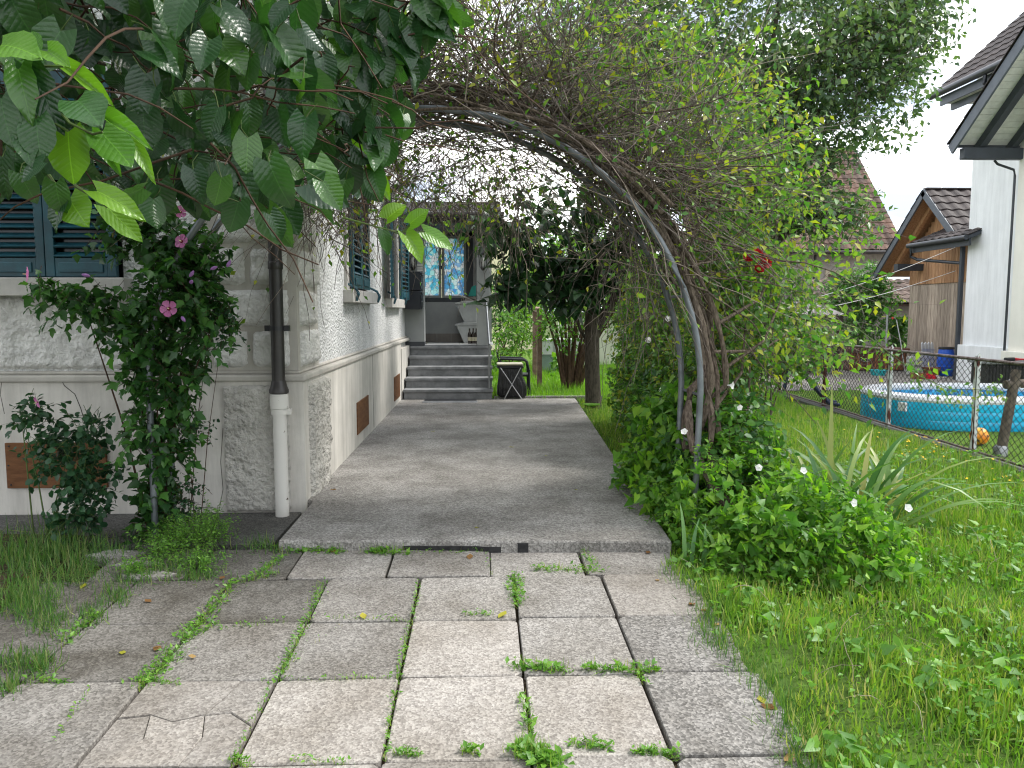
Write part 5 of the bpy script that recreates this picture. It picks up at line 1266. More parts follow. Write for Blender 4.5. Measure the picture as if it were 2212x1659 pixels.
# plum tree behind the arch
pt = thing('plum_tree', 'broad plum tree with small grey green leaves behind the arch', 'tree', (3.0, 9.6, -.1))
MB().tube([(3.0, 9.6, -.25), (3.02, 9.58, .6), (3.1, 9.5, 1.3), (3.15, 9.45, 1.9)], [.15, .12, .11, .10], 14).build('trunk', B_['bark'], pt, smooth=True)
pe = vell([(1640, 60, 330, 230, 9.3, 1.5), (1800, 190, 190, 150, 9.2, 1.2), (1480, 260, 260, 170, 9.4, 1.1), (1650, 400, 150, 120, 9.2, .9), (1790, 470, 90, 40, 9.0, .5), (1300, 120, 200, 160, 9.5, 1.0), (1900, 60, 130, 120, 9.3, .9), (1600, -250, 420, 200, 9.5, 1.5)])
for k, (c, r) in enumerate(pe * 2):
    s0 = np.array((3.15, 9.45, 1.8)); t_ = c + rvec(1)[0] * r * .6; mid = s0 * .55 + t_ * .45 + np.array((0, 0, .2))
    MB().tube([s0, mid, t_], [.05, .03, .008], 8).build('limb', B_['bark'], pt, smooth=True)
PP = []
for (c, r), k in zip(pe, (850, 460, 760, 380, 90, 540, 340, 260)):
    p, u = ell(c, r, k, .2); L_ = rng.uniform(.3, .75, k); dr = nrm(u * .45 + rvec(k) * .55 + UP * .30 + np.array((.18, 0, 0)))
    PP.append(twigpaths(p - dr * L_[:, None] * .5, dr, L_, 6, .12, .05))
P = np.concatenate(PP)
tubeobj('twigs', P, taper(len(P), 6, np.full(len(P), .0045), .35), B_['bark'], pt)
leafobj('crown', LEAF_OVAL, *twigleaves(P, 10, .085, nrand=.7, tdown=.25), G_['plum'], pt)

# thicket right of the arch: roses and creepers
ro_ = bush('rose_thicket', 'loose rose thicket with red flowers right of the arch', 'shrub', (2.2, 6.3, -.1),
           vell([(1590, 620, 90, 70, 6.2, .5), (1640, 700, 110, 60, 6.4, .5), (1600, 780, 80, 80, 6.0, .5), (1700, 640, 60, 60, 6.6, .4), (1560, 520, 80, 70, 6.0, .5), (1720, 760, 70, 50, 6.6, .4), (1640, 560, 70, 40, 6.3, .4), (1750, 720, 60, 26, 6.5, .3), (1560, 690, 60, 120, 5.9, .5)]),
           760, 9, .060, LEAF_OVAL, G_['thicket'], B_['twig'], 12, (.25, .6), .25, .4, .0026, .011, thick=B_['vinebark'])
bush('honeysuckle_tips', 'yellow green honeysuckle shoots hanging over the plum tree foliage', 'shrub', (2.3, 6.2, -.1),
     vell([(1690, 330, 90, 60, 6.0, .4), (1640, 230, 90, 80, 5.8, .4), (1600, 400, 90, 70, 5.9, .4), (1690, 440, 60, 60, 6.1, .4), (1520, 180, 120, 90, 5.8, .4), (1430, 90, 120, 70, 5.8, .4)]),
     260, 6, .055, LEAF_OVAL, G_['vine'], B_['twig'], 5, (.25, .6), .2, .4, .002, .008)
# long leafy shoot in front of the pool
shoot = thing('rose_shoot', 'single arching green rose shoot in front of the pool', 'shoot', (2.6, 6.3, .3))
sp0 = [(1640, 672), (1760, 682), (1850, 708), (1930, 770), (1985, 812), (2050, 840), (2120, 842), (2155, 832)]
Ps = np.array([at(x, y, 6.4) for x, y in sp0]); MB().tube(list(Ps), list(np.linspace(.007, .002, 8)), 6).build('stem', B_['stem'], shoot, smooth=True)
tt = np.linspace(0, 7, 36); Pi = np.stack([np.interp(tt, np.arange(8), Ps[:, k]) for k in range(3)], 1)
sub = twigpaths(np.repeat(Pi, 2, 0), nrm(rvec(72) * .8 + np.array((.4, -.1, -.35))), np.full(72, .13), 4, .3, .03)
tubeobj('leaf_stalks', sub, np.full(72, .0014), B_['stem'], shoot); leafobj('leaves', LEAF_OVAL, *twigleaves(sub, 4, .042, nrand=.7), G_['thicket'], shoot)

# planting along the terrace edge
for k_, y in enumerate((5.5, 6.2, 7.0, 7.8, 8.6, 9.3)):
    o_n = ['first', 'second', 'third', 'fourth', 'fifth', 'sixth'][k_]
    bush('border_shrub', 'dark green border shrub at the terrace edge, %s from the arch' % o_n, 'shrub', (1.75 + (y - 5.6) * .07, y, -.1),
         [(np.array((1.70 + (y - 5.6) * .070, y, .44)), np.array((.40, .75, .58 + .12 * math.sin(y * 2.1))))],
         385, 9, .052, (LEAF_ROUND, LEAF_OVAL, LEAF_HEART)[k_ % 3], G_['hedge' if k_ % 2 == 0 else 'thicket'], B_['brown'], 4, (.2, .4), .2, .5, .0022, .008, group='shrubs along the terrace')
bush('climbing_rose', 'tall tangled climbing rose behind the dark border shrubs', 'shrub', (2.1, 8.3, -.1),
     vell([(1415, 700, 55, 80, 8.2, .5), (1450, 640, 50, 80, 7.4, .5), (1440, 760, 55, 80, 7.2, .5), (1470, 840, 45, 70, 6.6, .4), (1385, 770, 30, 60, 9.0, .4), (1375, 690, 40, 80, 9.2, .4), (1395, 600, 45, 60, 8.8, .4)]),
     1500, 9, .058, LEAF_OVAL, G_['thicket'], B_['twig'], 10, (.25, .5), .25, .45, .0022, .009)
bush('heart_leaf_climber', 'broad-leaved green climber at the foot of the arch leg', 'shrub', (1.6, 5.6, -.1),
     vell([(1440, 900, 60, 70, 5.7, .3), (1480, 960, 45, 60, 5.4, .25), (1420, 980, 60, 50, 5.6, .3), (1490, 860, 35, 60, 5.5, .2), (1380, 1010, 40, 40, 5.9, .25), (1420, 1060, 60, 40, 5.2, .25)]),
     330, 7, .070, LEAF_HEART, G_['bindweed'], B_['stem'], 6, (.2, .4), .25, .5, .0018, .006)
hos = thing('hosta', 'pale edged hosta at the foot of the tree trunk', 'plant', (1.55, 11.0, -.05))
for k in range(14):
    a = k * 2.4; d0 = nrm(np.array((math.cos(a), math.sin(a), .5))); o = leafobj('leaf', LEAF_ROUND, np.array([(1.55, 11.0, .0)]), d0[None], nrm(UP * .8 - d0 * .3)[None], np.array([.15]), G_['garden'], hos, kind=None)

# bindweed mound beside the paving, with white trumpets
bw_ = thing('bindweed', 'mound of bright green bindweed and creepers beside the paving', 'plant', (1.7, 4.6, -.1))
doms = [((1.62, 4.85, -.05), (.50, .58, .66)), ((1.98, 4.40, -.08), (.56, .52, .52)), ((1.66, 4.38, -.09), (.50, .36, .40)), ((1.38, 4.75, -.05), (.26, .42, .30)), ((2.05, 4.15, -.1), (.46, .36, .36)), ((1.85, 5.2, -.05), (.36, .5, .42)), ((1.75, 5.3, .1), (.35, .4, .75))]
PP = []
for c, r in doms:
    k = int(400 * r[0] * r[2] / .25); p, u = ell(c, r, k, .72); m_ = u[:, 2] > -.1; p, u = p[m_], u[m_]
    L_ = rng.uniform(.12, .32, len(p)); dr = nrm(u * .5 + rvec(len(p)) * .8 + UP * .1)
    PP.append(twigpaths(p - dr * L_[:, None] * .6, dr, L_, 5, .25, .06))
P = np.concatenate(PP); P[:, :, 2] = np.maximum(P[:, :, 2], -.09)
tubeobj('twigs', P, taper(len(P), 5, np.full(len(P), .0014), .6), B_['stem'], bw_)
half = rng.random(len(P)) < .5
leafobj('foliage', LEAF_HEART, *twigleaves(P[half], 7, .058, nrand=.55), G_['bindweed'], bw_)
leafobj('foliage', LEAF_OVAL, *twigleaves(P[~half], 10, .036, nrand=.6), G_['bindweed'], bw_)
def trumpet():
    b = MB(); n = 20; vs = []
    for r, z in ((.004, 0), (.007, .022), (.014, .038), (.030, .050), (.034, .052)):
        for j in range(n):
            t = 2 * math.pi * j / n; k = 1 + (.10 * math.cos(5 * t) if r > .02 else 0); vs.append((r * k * math.cos(t), r * k * math.sin(t), z))
    return b.add(vs, [(i * n + j, i * n + (j + 1) % n, (i + 1) * n + (j + 1) % n, (i + 1) * n + j) for i in range(4) for j in range(n)])
tr_me = trumpet().mesh('flower', True); tr_me.materials.append(G_['white'])
def put_flower(me, px, py, Y, aim, s, parent, name='flower'):
    p = at(px, py, Y); z_ = nrm(np.array(aim, float)); x_ = nrm(np.cross((.2, .9, .4), z_)); y_ = np.cross(z_, x_)
    o = bpy.data.objects.new(name, me); COL.objects.link(o); o.parent = parent; o.matrix_parent_inverse = Matrix.Translation(-WLOC[parent.name])
    Rs = np.stack([x_, y_, z_], 1) * s
    o.matrix_basis = Matrix([list(Rs[i]) + [p[i]] for i in range(3)] + [[0, 0, 0, 1]]); return o
for px, py, Y, aim in ((1480, 937, 4.75, (-.3, -1, .3)), (1640, 1010, 4.3, (0, -1, .3)), (1594, 878, 4.9, (.3, -.8, -.2)), (1571, 832, 5.0, (.3, -.6, -.4)), 
                       (1835, 1085, 4.1, (.3, -1, .3)), (1955, 1100, 4.2, (.2, -1, .4)), (1730, 1020, 4.25, (-.3, -1, .3)), (1695, 372, 5.4, (.1, -1, .1)), ):
    put_flower(tr_me, px, py, Y - .05, np.array(aim) + rng.normal(size=3) * .35, random.uniform(.55, .8), bw_)
for px, py, Y, aim in ((1400, 735, 6.8, (-.2, -1, .1)), (1440, 690, 6.8, (.1, -1, .2)), (1432, 845, 6.0, (-.3, -1, .3)), (1462, 852, 6.0, (.1, -1, .3))):
    put_flower(tr_me, px, py, Y, aim, .8, bw_)
# red roses of the thicket
def rosette():
    b = MB()
    for r_i, (r, z, k) in enumerate(((.036, 0, 7), (.027, .012, 6), (.017, .022, 5))):
        for j in range(k):
            t = 2 * math.pi * j / k + r_i; c, s = math.cos(t), math.sin(t); w_ = r * .55
            b.add([(0, 0, z - .008), (c * r * .7 - s * w_, s * r * .7 + c * w_, z + .004), (c * r * 1.1, s * r * 1.1, z + .016), (c * r * .7 + s * w_, s * r * .7 - c * w_, z + .004)], [(0, 3, 2, 1)])
    return b
rs_me = rosette().mesh('flower'); rs_me.materials.append(G_['red'])
for px, py, aim in ((1637, 549, (0, -1, .4)), (1655, 569, (.3, -1, .2)), (1641, 578, (-.2, -1, .1)), (1617, 557, (-.2, -1, .6)), (1650, 560, (.2, -1, .5))): put_flower(rs_me, px, py, 5.25, aim, 1.05, ro_)

# iris clump: each sword leaf its own
ir = thing('iris_clump', 'clump of sword-shaped iris leaves with dry tips on the lawn edge', 'plant', (2.3, 5.0, -.1))
def sword(px, py, L_, az, lean, bend, w_, Y):
    b0 = at(px, py, Y); b0[2] = -.08; S = 8; vs = []
    dx, dy = math.cos(az), math.sin(az); sx, sy = -dy, dx
    if abs(dy) > .5: sx, sy = 1, 0
    for i in range(S + 1):
        t = i / S; a = lean + bend * t * t; r = L_ * t
        c = b0 + np.array((dx * math.sin(a) * r, dy * math.sin(a) * r, math.cos(a) * r)); ww = w_ * (1 - t ** 2.5) * (.8 + .4 * t) + .001
        vs += [c + np.array((sx, sy, 0)) * ww, c + np.array((dx * .12, dy * .12, 0)) * ww, c - np.array((sx, sy, 0)) * ww]
    fs = [(3 * i + j, 3 * i + j + 1, 3 * i + j + 4, 3 * i + j + 3) for i in range(S) for j in range(2)]
    return MB().add(vs, fs)
IR = [(1790, 1110, .80, 1.2, .08, .1), (1815, 1110, .62, 2.6, .1, .15), (1770, 1120, .60, 2.8, .22, .3), (1845, 1115, .72, .4, .35, .35), (1870, 1120, .80, .2, .55, .35), (1880, 1130, .85, 0, .75, .35), (1860, 1120, .7, .5, .3, .5),
      (1900, 1150, .8, -.2, .9, .3), (1915, 1170, .75, -.4, .95, .4), (1840, 1130, .65, -.6, .35, .9), (1760, 1130, .55, 3.3, .3, .9), (1800, 1130, .5, -1.5, .3, .8), (1890, 1135, .72, .3, .65, .7), (1830, 1105, .6, 1.0, .2, .3),
      (1780, 1100, .5, 2.0, .1, .2), (1855, 1110, .6, .9, .25, .2), (1865, 1105, .66, .6, .45, .25), (1745, 1120, .5, 2.9, .15, .2), (1900, 1120, .7, .1, .8, .5), (1820, 1125, .7, .8, .15, .6), (1880, 1110, .6, .5, .6, .9), (1930, 1160, .65, -.1, 1.0, .3)]
for q_ in IR: sword(q_[0], q_[1], q_[2] * 1.25, *q_[3:], random.uniform(.018, .026), 5.0 + random.uniform(-.15, .2)).build('leaf', G_['iris'], ir, smooth=True)
for k in range(74):
    sword(1730 + random.uniform(0, 210), 1120, random.uniform(.42, .78), random.uniform(-.8, 3.6), random.uniform(.1, .7), random.uniform(.1, .8), random.uniform(.015, .024), 5.05 + random.uniform(-.2, .25)).build('leaf', G_['iris'], ir, smooth=True)
for k in range(6): sword(1480 + 14 * k, 1190, random.uniform(.25, .38), random.uniform(-1, 3), .1, .3, .013, 4.25).build('leaf', G_['iris'], ir, smooth=True)

# hibiscus and rose by the left leg of the arch
hb_ = bush('hibiscus', 'tall dark hibiscus shrub with pink flowers climbing the left arch leg', 'shrub', (-2.2, 5.08, -.1),
           vell([(335, 1080, 48, 95, 5.02, .17), (350, 930, 62, 85, 5.0, .2), (355, 800, 78, 85, 5.0, .2), (300, 710, 80, 70, 5.0, .2), (380, 630, 85, 80, 5.0, .22), (190, 640, 85, 32, 4.95, .15), (440, 690, 55, 75, 5.0, .2), (400, 550, 80, 55, 5.05, .2), (320, 500, 100, 50, 5.1, .2), (320, 1150, 50, 25, 4.95, .15), (110, 610, 40, 14, 4.9, .1)]),
           440, 9, .068, LEAF_LOBED, G_['hibiscus'], B_['brown'], 9, (.18, .36), .22, .5, .0022, .010, tdown=.55, nrand=.5)
def hibiscus_flower():
    b = MB()
    for j in range(5):
        t = 2 * math.pi * j / 5; c, s = math.cos(t), math.sin(t); P_ = lambda r, o, z: (c * r - s * o, s * r + c * o, z)
        b.add([P_(.004, 0, 0), P_(.02, -.014, .006), P_(.04, -.024, .012), P_(.052, -.012, .010), P_(.054, .010, .012), P_(.042, .026, .010), P_(.02, .014, .006), P_(.028, 0, .002)],
              [(0, 7, 1), (1, 7, 2), (2, 7, 3), (3, 7, 4), (4, 7, 5), (5, 7, 6), (6, 7, 0)])
    return b
hf = hibiscus_flower().mesh('flower'); hf.materials.append(G_['pink'])
ey = MB(); ey.lathe([(.013, .004), (.006, .007), (.002, .008)], (0, 0, 0), 10); eye = ey.mesh('eye'); eye.materials.append(simple('dark_red_eye', (.16, .005, .03), .6, .3, bstr=0))
sm_ = MB(); sm_.tube([(0, 0, .006), (0, 0, .02), (0, 0, .034)], [.003, .005, .003], 8); stam = sm_.mesh('stamen'); stam.materials.append(simple('cream_stamen', (.75, .66, .42), .6, .3, bstr=0))
for px, py, Y, aim, s in ((365, 667, 4.72, (.1, -1, .15), .95), (393, 522, 4.8, (-.3, -1, .3), .85), (62, 593, 4.75, (-1, -.5, .1), .9), (82, 868, 4.75, (-.6, -.6, -.3), .7), (390, 458, 4.9, (.3, -1, .1), .7)):
    f0 = put_flower(hf, px, py, Y, aim, s, hb_)
    for me_, nm in ((eye, 'eye'), (stam, 'stamen')):
        o = bpy.data.objects.new(nm, me_); COL.objects.link(o); o.parent = f0
bud = MB(); bud.lathe([(.003, 0), (.009, .01), (.010, .025), (.004, .042)], (0, 0, 0), 9); bud_me = bud.mesh('bud', True); bud_me.materials.append(G_['lilac'])
for px, py, aim in ((392, 684, (.5, -.4, -.5)), (455, 582, (.8, -.2, .3)), (195, 597, (-.8, -.2, .2)), (412, 612, (.3, -.5, .2)), (410, 598, (.5, -.2, .6)), (490, 577, (.5, 0, .8))): put_flower(bud_me, px, py, 4.75, aim, 1.1, hb_, 'bud')
rb = bush('rose_bush', 'low rose bush with rounded leaves before the brown cellar board', 'shrub', (-2.75, 4.85, -.1),
          vell([(130, 970, 75, 60, 4.85, .2), (190, 1030, 60, 75, 4.85, .2), (165, 1100, 55, 60, 4.8, .2), (75, 895, 55, 20, 4.85, .12), (190, 910, 40, 40, 4.9, .15), (60, 880, 40, 16, 4.85, .1)]),
          170, 8, .046, LEAF_ROUND, G_['rose'], B_['stem'], 8, (.15, .3), .2, .5, .002, .007)
bush('rose_sprig', 'thin rose sprig with small leaves beside the arch leg', 'shrub', (-1.95, 5.1, -.1), vell([(395, 1060, 30, 60, 5.1, .12), (415, 925, 40, 22, 5.1, .1), (480, 710, 40, 14, 5.05, .08), (470, 640, 26, 60, 5.05, .1)]),
     70, 8, .028, LEAF_ROUND, G_['rose'], B_['brown'], 5, (.15, .32), .1, .4, .0016, .004)

# shade tree at the end of the terrace
stt = thing('shade_tree', 'forked tree with dark broad leaves at the end of the terrace', 'tree', (1.64, 11.5, -.05))
MB().tube([(1.66, 11.5, -.2), (1.65, 11.5, .05), (1.63, 11.5, .5), (1.62, 11.5, 1.15), (1.62, 11.5, 1.9), (1.58, 11.5, 2.7), (1.55, 11.5, 3.6)], [.14, .12, .112, .11, .088, .075, .05], 16).build('trunk', B_['bark'], stt, smooth=True)
MB().tube([(1.66, 11.5, 1.0), (1.80, 11.48, 1.35), (1.98, 11.45, 1.62), (2.25, 11.4, 1.95), (2.6, 11.3, 2.5)], [.07, .075, .06, .04, .02], 12).build('limb', B_['bark'], stt, smooth=True)
MB().tube([(1.90, 11.46, 1.52), (1.93, 11.45, 1.9), (2.0, 11.4, 2.5)], [.045, .05, .03], 10).build('limb', B_['bark'], stt, smooth=True)
MB().tube([(1.60, 11.5, .85), (1.45, 11.5, 1.1), (1.30, 11.5, 1.55), (1.15, 11.5, 1.95)], [.03, .026, .02, .012], 10).build('limb', B_['bark'], stt, smooth=True)
for t_ in ((.35, 11.2, 2.1), (.7, 11.6, 1.85), (2.9, 11.2, 2.3), (.9, 11.8, 2.7), (2.2, 11.7, 3.0)):
    MB().tube([(1.6, 11.5, 1.8), np.array((1.6, 11.5, 1.9)) * .5 + np.array(t_) * .5 + np.array((0, 0, .15)), t_], [.03, .018, .006], 8).build('limb', B_['bark'], stt, smooth=True)
PP = []
for (c, r), k in zip(vell([(1180, 610, 110, 40, 11.2, .7), (1130, 540, 80, 40, 11.4, .7), (1290, 560, 110, 60, 11.3, .8), (1400, 560, 90, 70, 11.3, .7), (1090, 625, 50, 16, 11.0, .4), (1280, 450, 190, 55, 11.3, .8), (1230, 635, 80, 30, 11.2, .6), (1070, 480, 60, 40, 11.3, .6)]), (42, 30, 60, 42, 12, 66, 26, 20)):
    p, u = ell(c, r, k, .1); L_ = rng.uniform(.3, .55, k); dr = nrm(u * .6 + rvec(k) * (1, 1, .4) * .7)
    PP.append(twigpaths(p - dr * L_[:, None] * .5, dr, L_, 6, .18, .03))
P = np.concatenate(PP); tubeobj('twigs', P, taper(len(P), 6, np.full(len(P), .005), .4), B_['bark'], stt)
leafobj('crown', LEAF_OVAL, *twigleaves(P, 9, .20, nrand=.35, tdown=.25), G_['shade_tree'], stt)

# rear garden shrubs
def rear(name, label, base, el, n, K, size, lm, T=LEAF_OVAL, cat='shrub', **kw): return bush(name, label, cat, base, vell(el), n, K, size, T, lm, B_['brown'], kw.pop('stems', 6), kw.pop('tl', (.3, .6)), .2, .5, .004, kw.pop('sr', .015), **kw)
rear('apple_bush', 'fresh green shrub with pale fruit right of the porch pillar', (.75, 16.5, -.05), [(1100, 740, 45, 60, 16.5, .8), (1130, 700, 50, 70, 17, .8), (1085, 790, 30, 50, 16.5, .6), (1160, 660, 40, 50, 17, .7), (1140, 640, 60, 60, 17.5, .8)], 330, 9, .085, G_['garden'])
rear('laurel', 'dark glossy laurel behind the fresh green shrub', (.4, 19, -.05), [(1080, 640, 50, 60, 19, .8), (1100, 690, 40, 50, 19, .8), (1130, 600, 50, 50, 19.5, .8)], 260, 9, .10, G_['hedge'])
ms_ = thing('multi_stem_shrub', 'multi-stemmed shrub with reddish brown trunks on the rear lawn', 'shrub', (1.6, 14.1, -.05))
for k in range(13):
    a = k / 12; tx = 1170 + 190 * a + random.uniform(-8, 8); top = at(tx, random.uniform(600, 640), 14.1 + random.uniform(-.4, .4)); b0 = np.array((1.48 + .26 * a, 14.1 + random.uniform(-.08, .08), -.1))
    mid = b0 * .55 + top * .45; mid[0] = b0[0] * .68 + top[0] * .32
    MB().tube([b0, mid, top], [.040 - .012 * random.random(), .026, .010], 8).build('stem', bark('reddish_bark%d' % k, (.13, .075, .052), (.065, .040, .03)) if k == 0 else bpy.data.materials['reddish_bark0'], ms_, smooth=True)
p_ = vell([(1200, 640, 60, 40, 14.1, .6), (1280, 640, 60, 50, 14.1, .6), (1210, 690, 50, 30, 14.0, .5), (1330, 640, 40, 50, 14.1, .5)])
PP = []
for c, r in p_:
    p, u = ell(c, r, 60, .1); dr = nrm(u * .6 + rvec(60) * .7); PP.append(twigpaths(p, dr, rng.uniform(.25, .5, 60), 6, .2, .05))
P = np.concatenate(PP); tubeobj('twigs', P, taper(len(P), 6, np.full(len(P), .004), .4), B_['brown'], ms_); leafobj('crown', LEAF_ROUND, *twigleaves(P, 8, .065), G_['garden'], ms_)
rear('courgette_bed', 'large leaved bright vegetable plants before the water tank', (1.8, 17, -.05), [(1180, 835, 40, 16, 16.5, .5), (1230, 820, 50, 18, 17, .5), (1220, 780, 24, 22, 17.3, .3), (1090, 830, 20, 20, 16, .3), (1300, 830, 40, 20, 16.5, .5)], 150, 6, .17, G_['garden'], LEAF_ROUND, 'plant', sr=.008, tl=(.2, .4))
rear('garden_tree', 'light green young tree rising behind the multi-stemmed shrub', (2.3, 20, -.05), [(1190, 560, 90, 60, 20, 1), (1260, 520, 80, 60, 20, 1), (1330, 600, 80, 80, 20, 1), (1400, 640, 70, 70, 19, 1), (1230, 610, 80, 40, 20, 1)], 430, 9, .11, G_['garden'], LEAF_OVAL, 'tree', sr=.04, tl=(.4, .8))
rear('far_bush', 'rounded green bush at the far end behind the terrace tree', (4.2, 17, -.05), [(1450, 700, 80, 80, 17, 1), (1530, 720, 70, 80, 17, 1), (1480, 620, 80, 60, 17, 1), (1390, 760, 50, 60, 16.5, .8)], 420, 9, .09, G_['garden'])
rear('dark_bush', 'dark evergreen bush between the terrace tree and the fence', (4.2, 13, -.05), [(1490, 740, 70, 70, 12.5, .7), (1560, 760, 60, 60, 12.5, .7), (1530, 680, 60, 50, 12.5, .6)], 340, 9, .07, G_['hedge'])
rear('elder_shrub', 'dense elder shrub with feathery leaves against the grey wall', (11.2, 22.6, -.25), [(1855, 650, 55, 55, 22.5, .6), (1870, 705, 60, 35, 22.3, .6), (1830, 610, 40, 35, 22.6, .5), (1890, 600, 30, 45, 22.7, .5), (1800, 640, 30, 25, 22.5, .4), (1905, 640, 40, 25, 22.4, .4)], 420, 10, .15, G_['hedge'], LEAF_NARROW, tl=(.35, .7))
rear('wall_ivy', 'small dark leafy climber between hot tub and timber wall', (12.0, 22.2, -.25), [(1945, 730, 20, 40, 22.3, .3), (1940, 700, 22, 24, 22.3, .3)], 90, 9, .13, G_['hedge'])
for k, (px, py, rx, ry, Y) in enumerate(((1330, 600, 260, 110, 34), (1560, 600, 160, 110, 36), (1050, 560, 120, 90, 44), (2120, 560, 160, 110, 48))):
    rear('far_tree', ['wide mid green tree mass far behind the rear lawn', 'green tree far behind the dark bush', 'tree far behind the porch roof', 'tree far behind the white house'][k], tuple(at(px, 700, Y) * (1, 1, 0) + np.array((0, 0, -.3))), [(px, py, rx, ry, Y, 2.0), (px + rx * .4, py + 20, rx * .6, ry, Y, 2.0)], 420, 9, .26, G_['hedge'], LEAF_OVAL, 'tree', sr=.12, tl=(.8, 1.6))
# ================================================================ grass, weeds and litter
def blades(x, y, z, ln, wd, lean, m, name, parent=None, kind='stuff'):
    n = len(x); az = rng.uniform(0, 2 * math.pi, n); lean = np.abs(rng.normal(0, lean, n)) + .05
    d = np.stack([np.sin(lean) * np.cos(az), np.sin(lean) * np.sin(az), np.cos(lean)], -1)
    nn = nrm(np.stack([-np.cos(az), -np.sin(az), .5 + 0 * az], -1) * -1 + UP * .6 + rng.normal(size=(n, 3)) * .3)
    V, Fi = scatter(BLADE[0] * (1, 1, 2.2), BLADE[1], np.stack([x, y, z], -1), frames(d, nn), np.stack([wd, ln, ln], 1))
    o = link(name, npmesh(name, V, Fi), m, parent, kind=kind); return o
def edge_x(y): return 1.10 + .05 * np.sin(y * 7) + np.where(y < 3.0, .06 * (3.0 - y), 0) + np.where(y > 4.45, .06 + .044 * (y - 4.5), 0)
def lawn_pts(n, y0, y1, pw=1.0):
    y = y0 + (y1 - y0) * rng.random(n) ** pw; x = edge_x(y) + (4.98 - edge_x(y)) * rng.random(n)
    return x, y
tag(blades(*(lambda x, y: (x, y, lawnz(x, y) - .01, rng.uniform(.05, .14, len(x)) * (.6 + .6 * np.sin(x * 3 + y * 2) ** 2), rng.uniform(.005, .011, len(x))))(*lawn_pts(60000, 1.3, 5.2)), .95, G_['grass'], 'grass'), 'long unmown grass to the right of the paving', 'grass')
tag(blades(*(lambda x, y: (x, y, lawnz(x, y) - .01, rng.uniform(.06, .17, len(x)) * np.clip((5.15 - x) * 2.2, .25, 1), rng.uniform(.004, .010, len(x))))(*lawn_pts(38000, 5.0, 13.5, 1.2)), .8, G_['grass'], 'grass'), 'long grass along the chain link fence', 'grass')
x = rng.uniform(1.02, 1.28, 2600); y = rng.uniform(1.5, 4.2, 2600); x = edge_x(y) + rng.normal(0, .05, 2600)
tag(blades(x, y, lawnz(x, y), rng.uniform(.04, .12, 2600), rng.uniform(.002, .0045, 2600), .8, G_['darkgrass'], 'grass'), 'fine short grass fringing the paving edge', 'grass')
x = rng.uniform(5.2, 12, 26000); y = 6.0 + 9.6 * rng.random(26000)
tag(blades(x, y, np.full(26000, -.26), rng.uniform(.03, .06, 26000), rng.uniform(.005, .009, 26000), .6, G_['grass'], 'grass'), 'short mown grass round the pool', 'grass')
x = rng.uniform(-.4, 4.9, 15000); y = 12.2 + 8 * rng.random(15000) ** 1.3; k = ~((x < .15) & (y < 15))
tag(blades(x[k], y[k], np.full(k.sum(), -.06), rng.uniform(.06, .22, k.sum()), rng.uniform(.007, .014, k.sum()), .5, G_['rear_grass'], 'grass'), 'rear garden grass with open-sky brightness in its colour', 'grass')
# broad-leaved weeds and clover through the lawn
n = 11000; x, y = lawn_pts(n, 1.4, 7.5, 1.1); cl = np.sin(x * 3.1 + 1) * np.sin(y * 2.7) + .7 * np.sin(x * 7 + y * 5) > .15; x, y = x[cl], y[cl]; n = len(x)
az = rng.uniform(0, 6.28, n); d = nrm(np.stack([np.cos(az), np.sin(az), rng.uniform(.0, .9, n)], -1))
tag(leafobj('weeds', LEAF_HEART, np.stack([x, y, lawnz(x, y) + rng.uniform(.02, .10, n)], -1), d, nrm(UP + rng.normal(size=(n, 3)) * .4), rng.uniform(.02, .065, n), G_['clover']), 'broad-leaved weeds and clover growing through the lawn', 'weeds')
n = 900; x, y = lawn_pts(n, 1.3, 6.5); az = rng.uniform(0, 6.28, n)
st = np.stack([x, y, lawnz(x, y)], -1); P = twigpaths(st, nrm(np.stack([np.cos(az) * .6, np.sin(az) * .6, np.ones(n)], -1)), rng.uniform(.12, .28, n), 5, .3, .05)
tubeobj('weed_stems', P, taper(n, 5, np.full(n, .0012), .6), B_['stem']); tag(bpy.data.objects['weed_stems'], 'thin stems of leafy weeds in the lawn', 'weeds')
tag(leafobj('leafy_weeds', LEAF_OVAL, *twigleaves(P, 7, .030, nrand=.5), G_['clover']), 'small-leaved upright weeds scattered in the lawn', 'weeds')
# dry grass stalks
n = 260; x, y = lawn_pts(n, 1.3, 9); az = rng.uniform(0, 6.28, n); P = twigpaths(np.stack([x, y, lawnz(x, y)], -1), nrm(np.stack([np.cos(az) * .7, np.sin(az) * .7, np.ones(n)], -1)), rng.uniform(.2, .42, n), 6, .4, .04)
tubeobj('dry_stalks', P, taper(n, 6, np.full(n, .0013), .8), B_['twig_pale']); tag(bpy.data.objects['dry_stalks'], 'pale dry grass stalks standing in the lawn', 'grass')
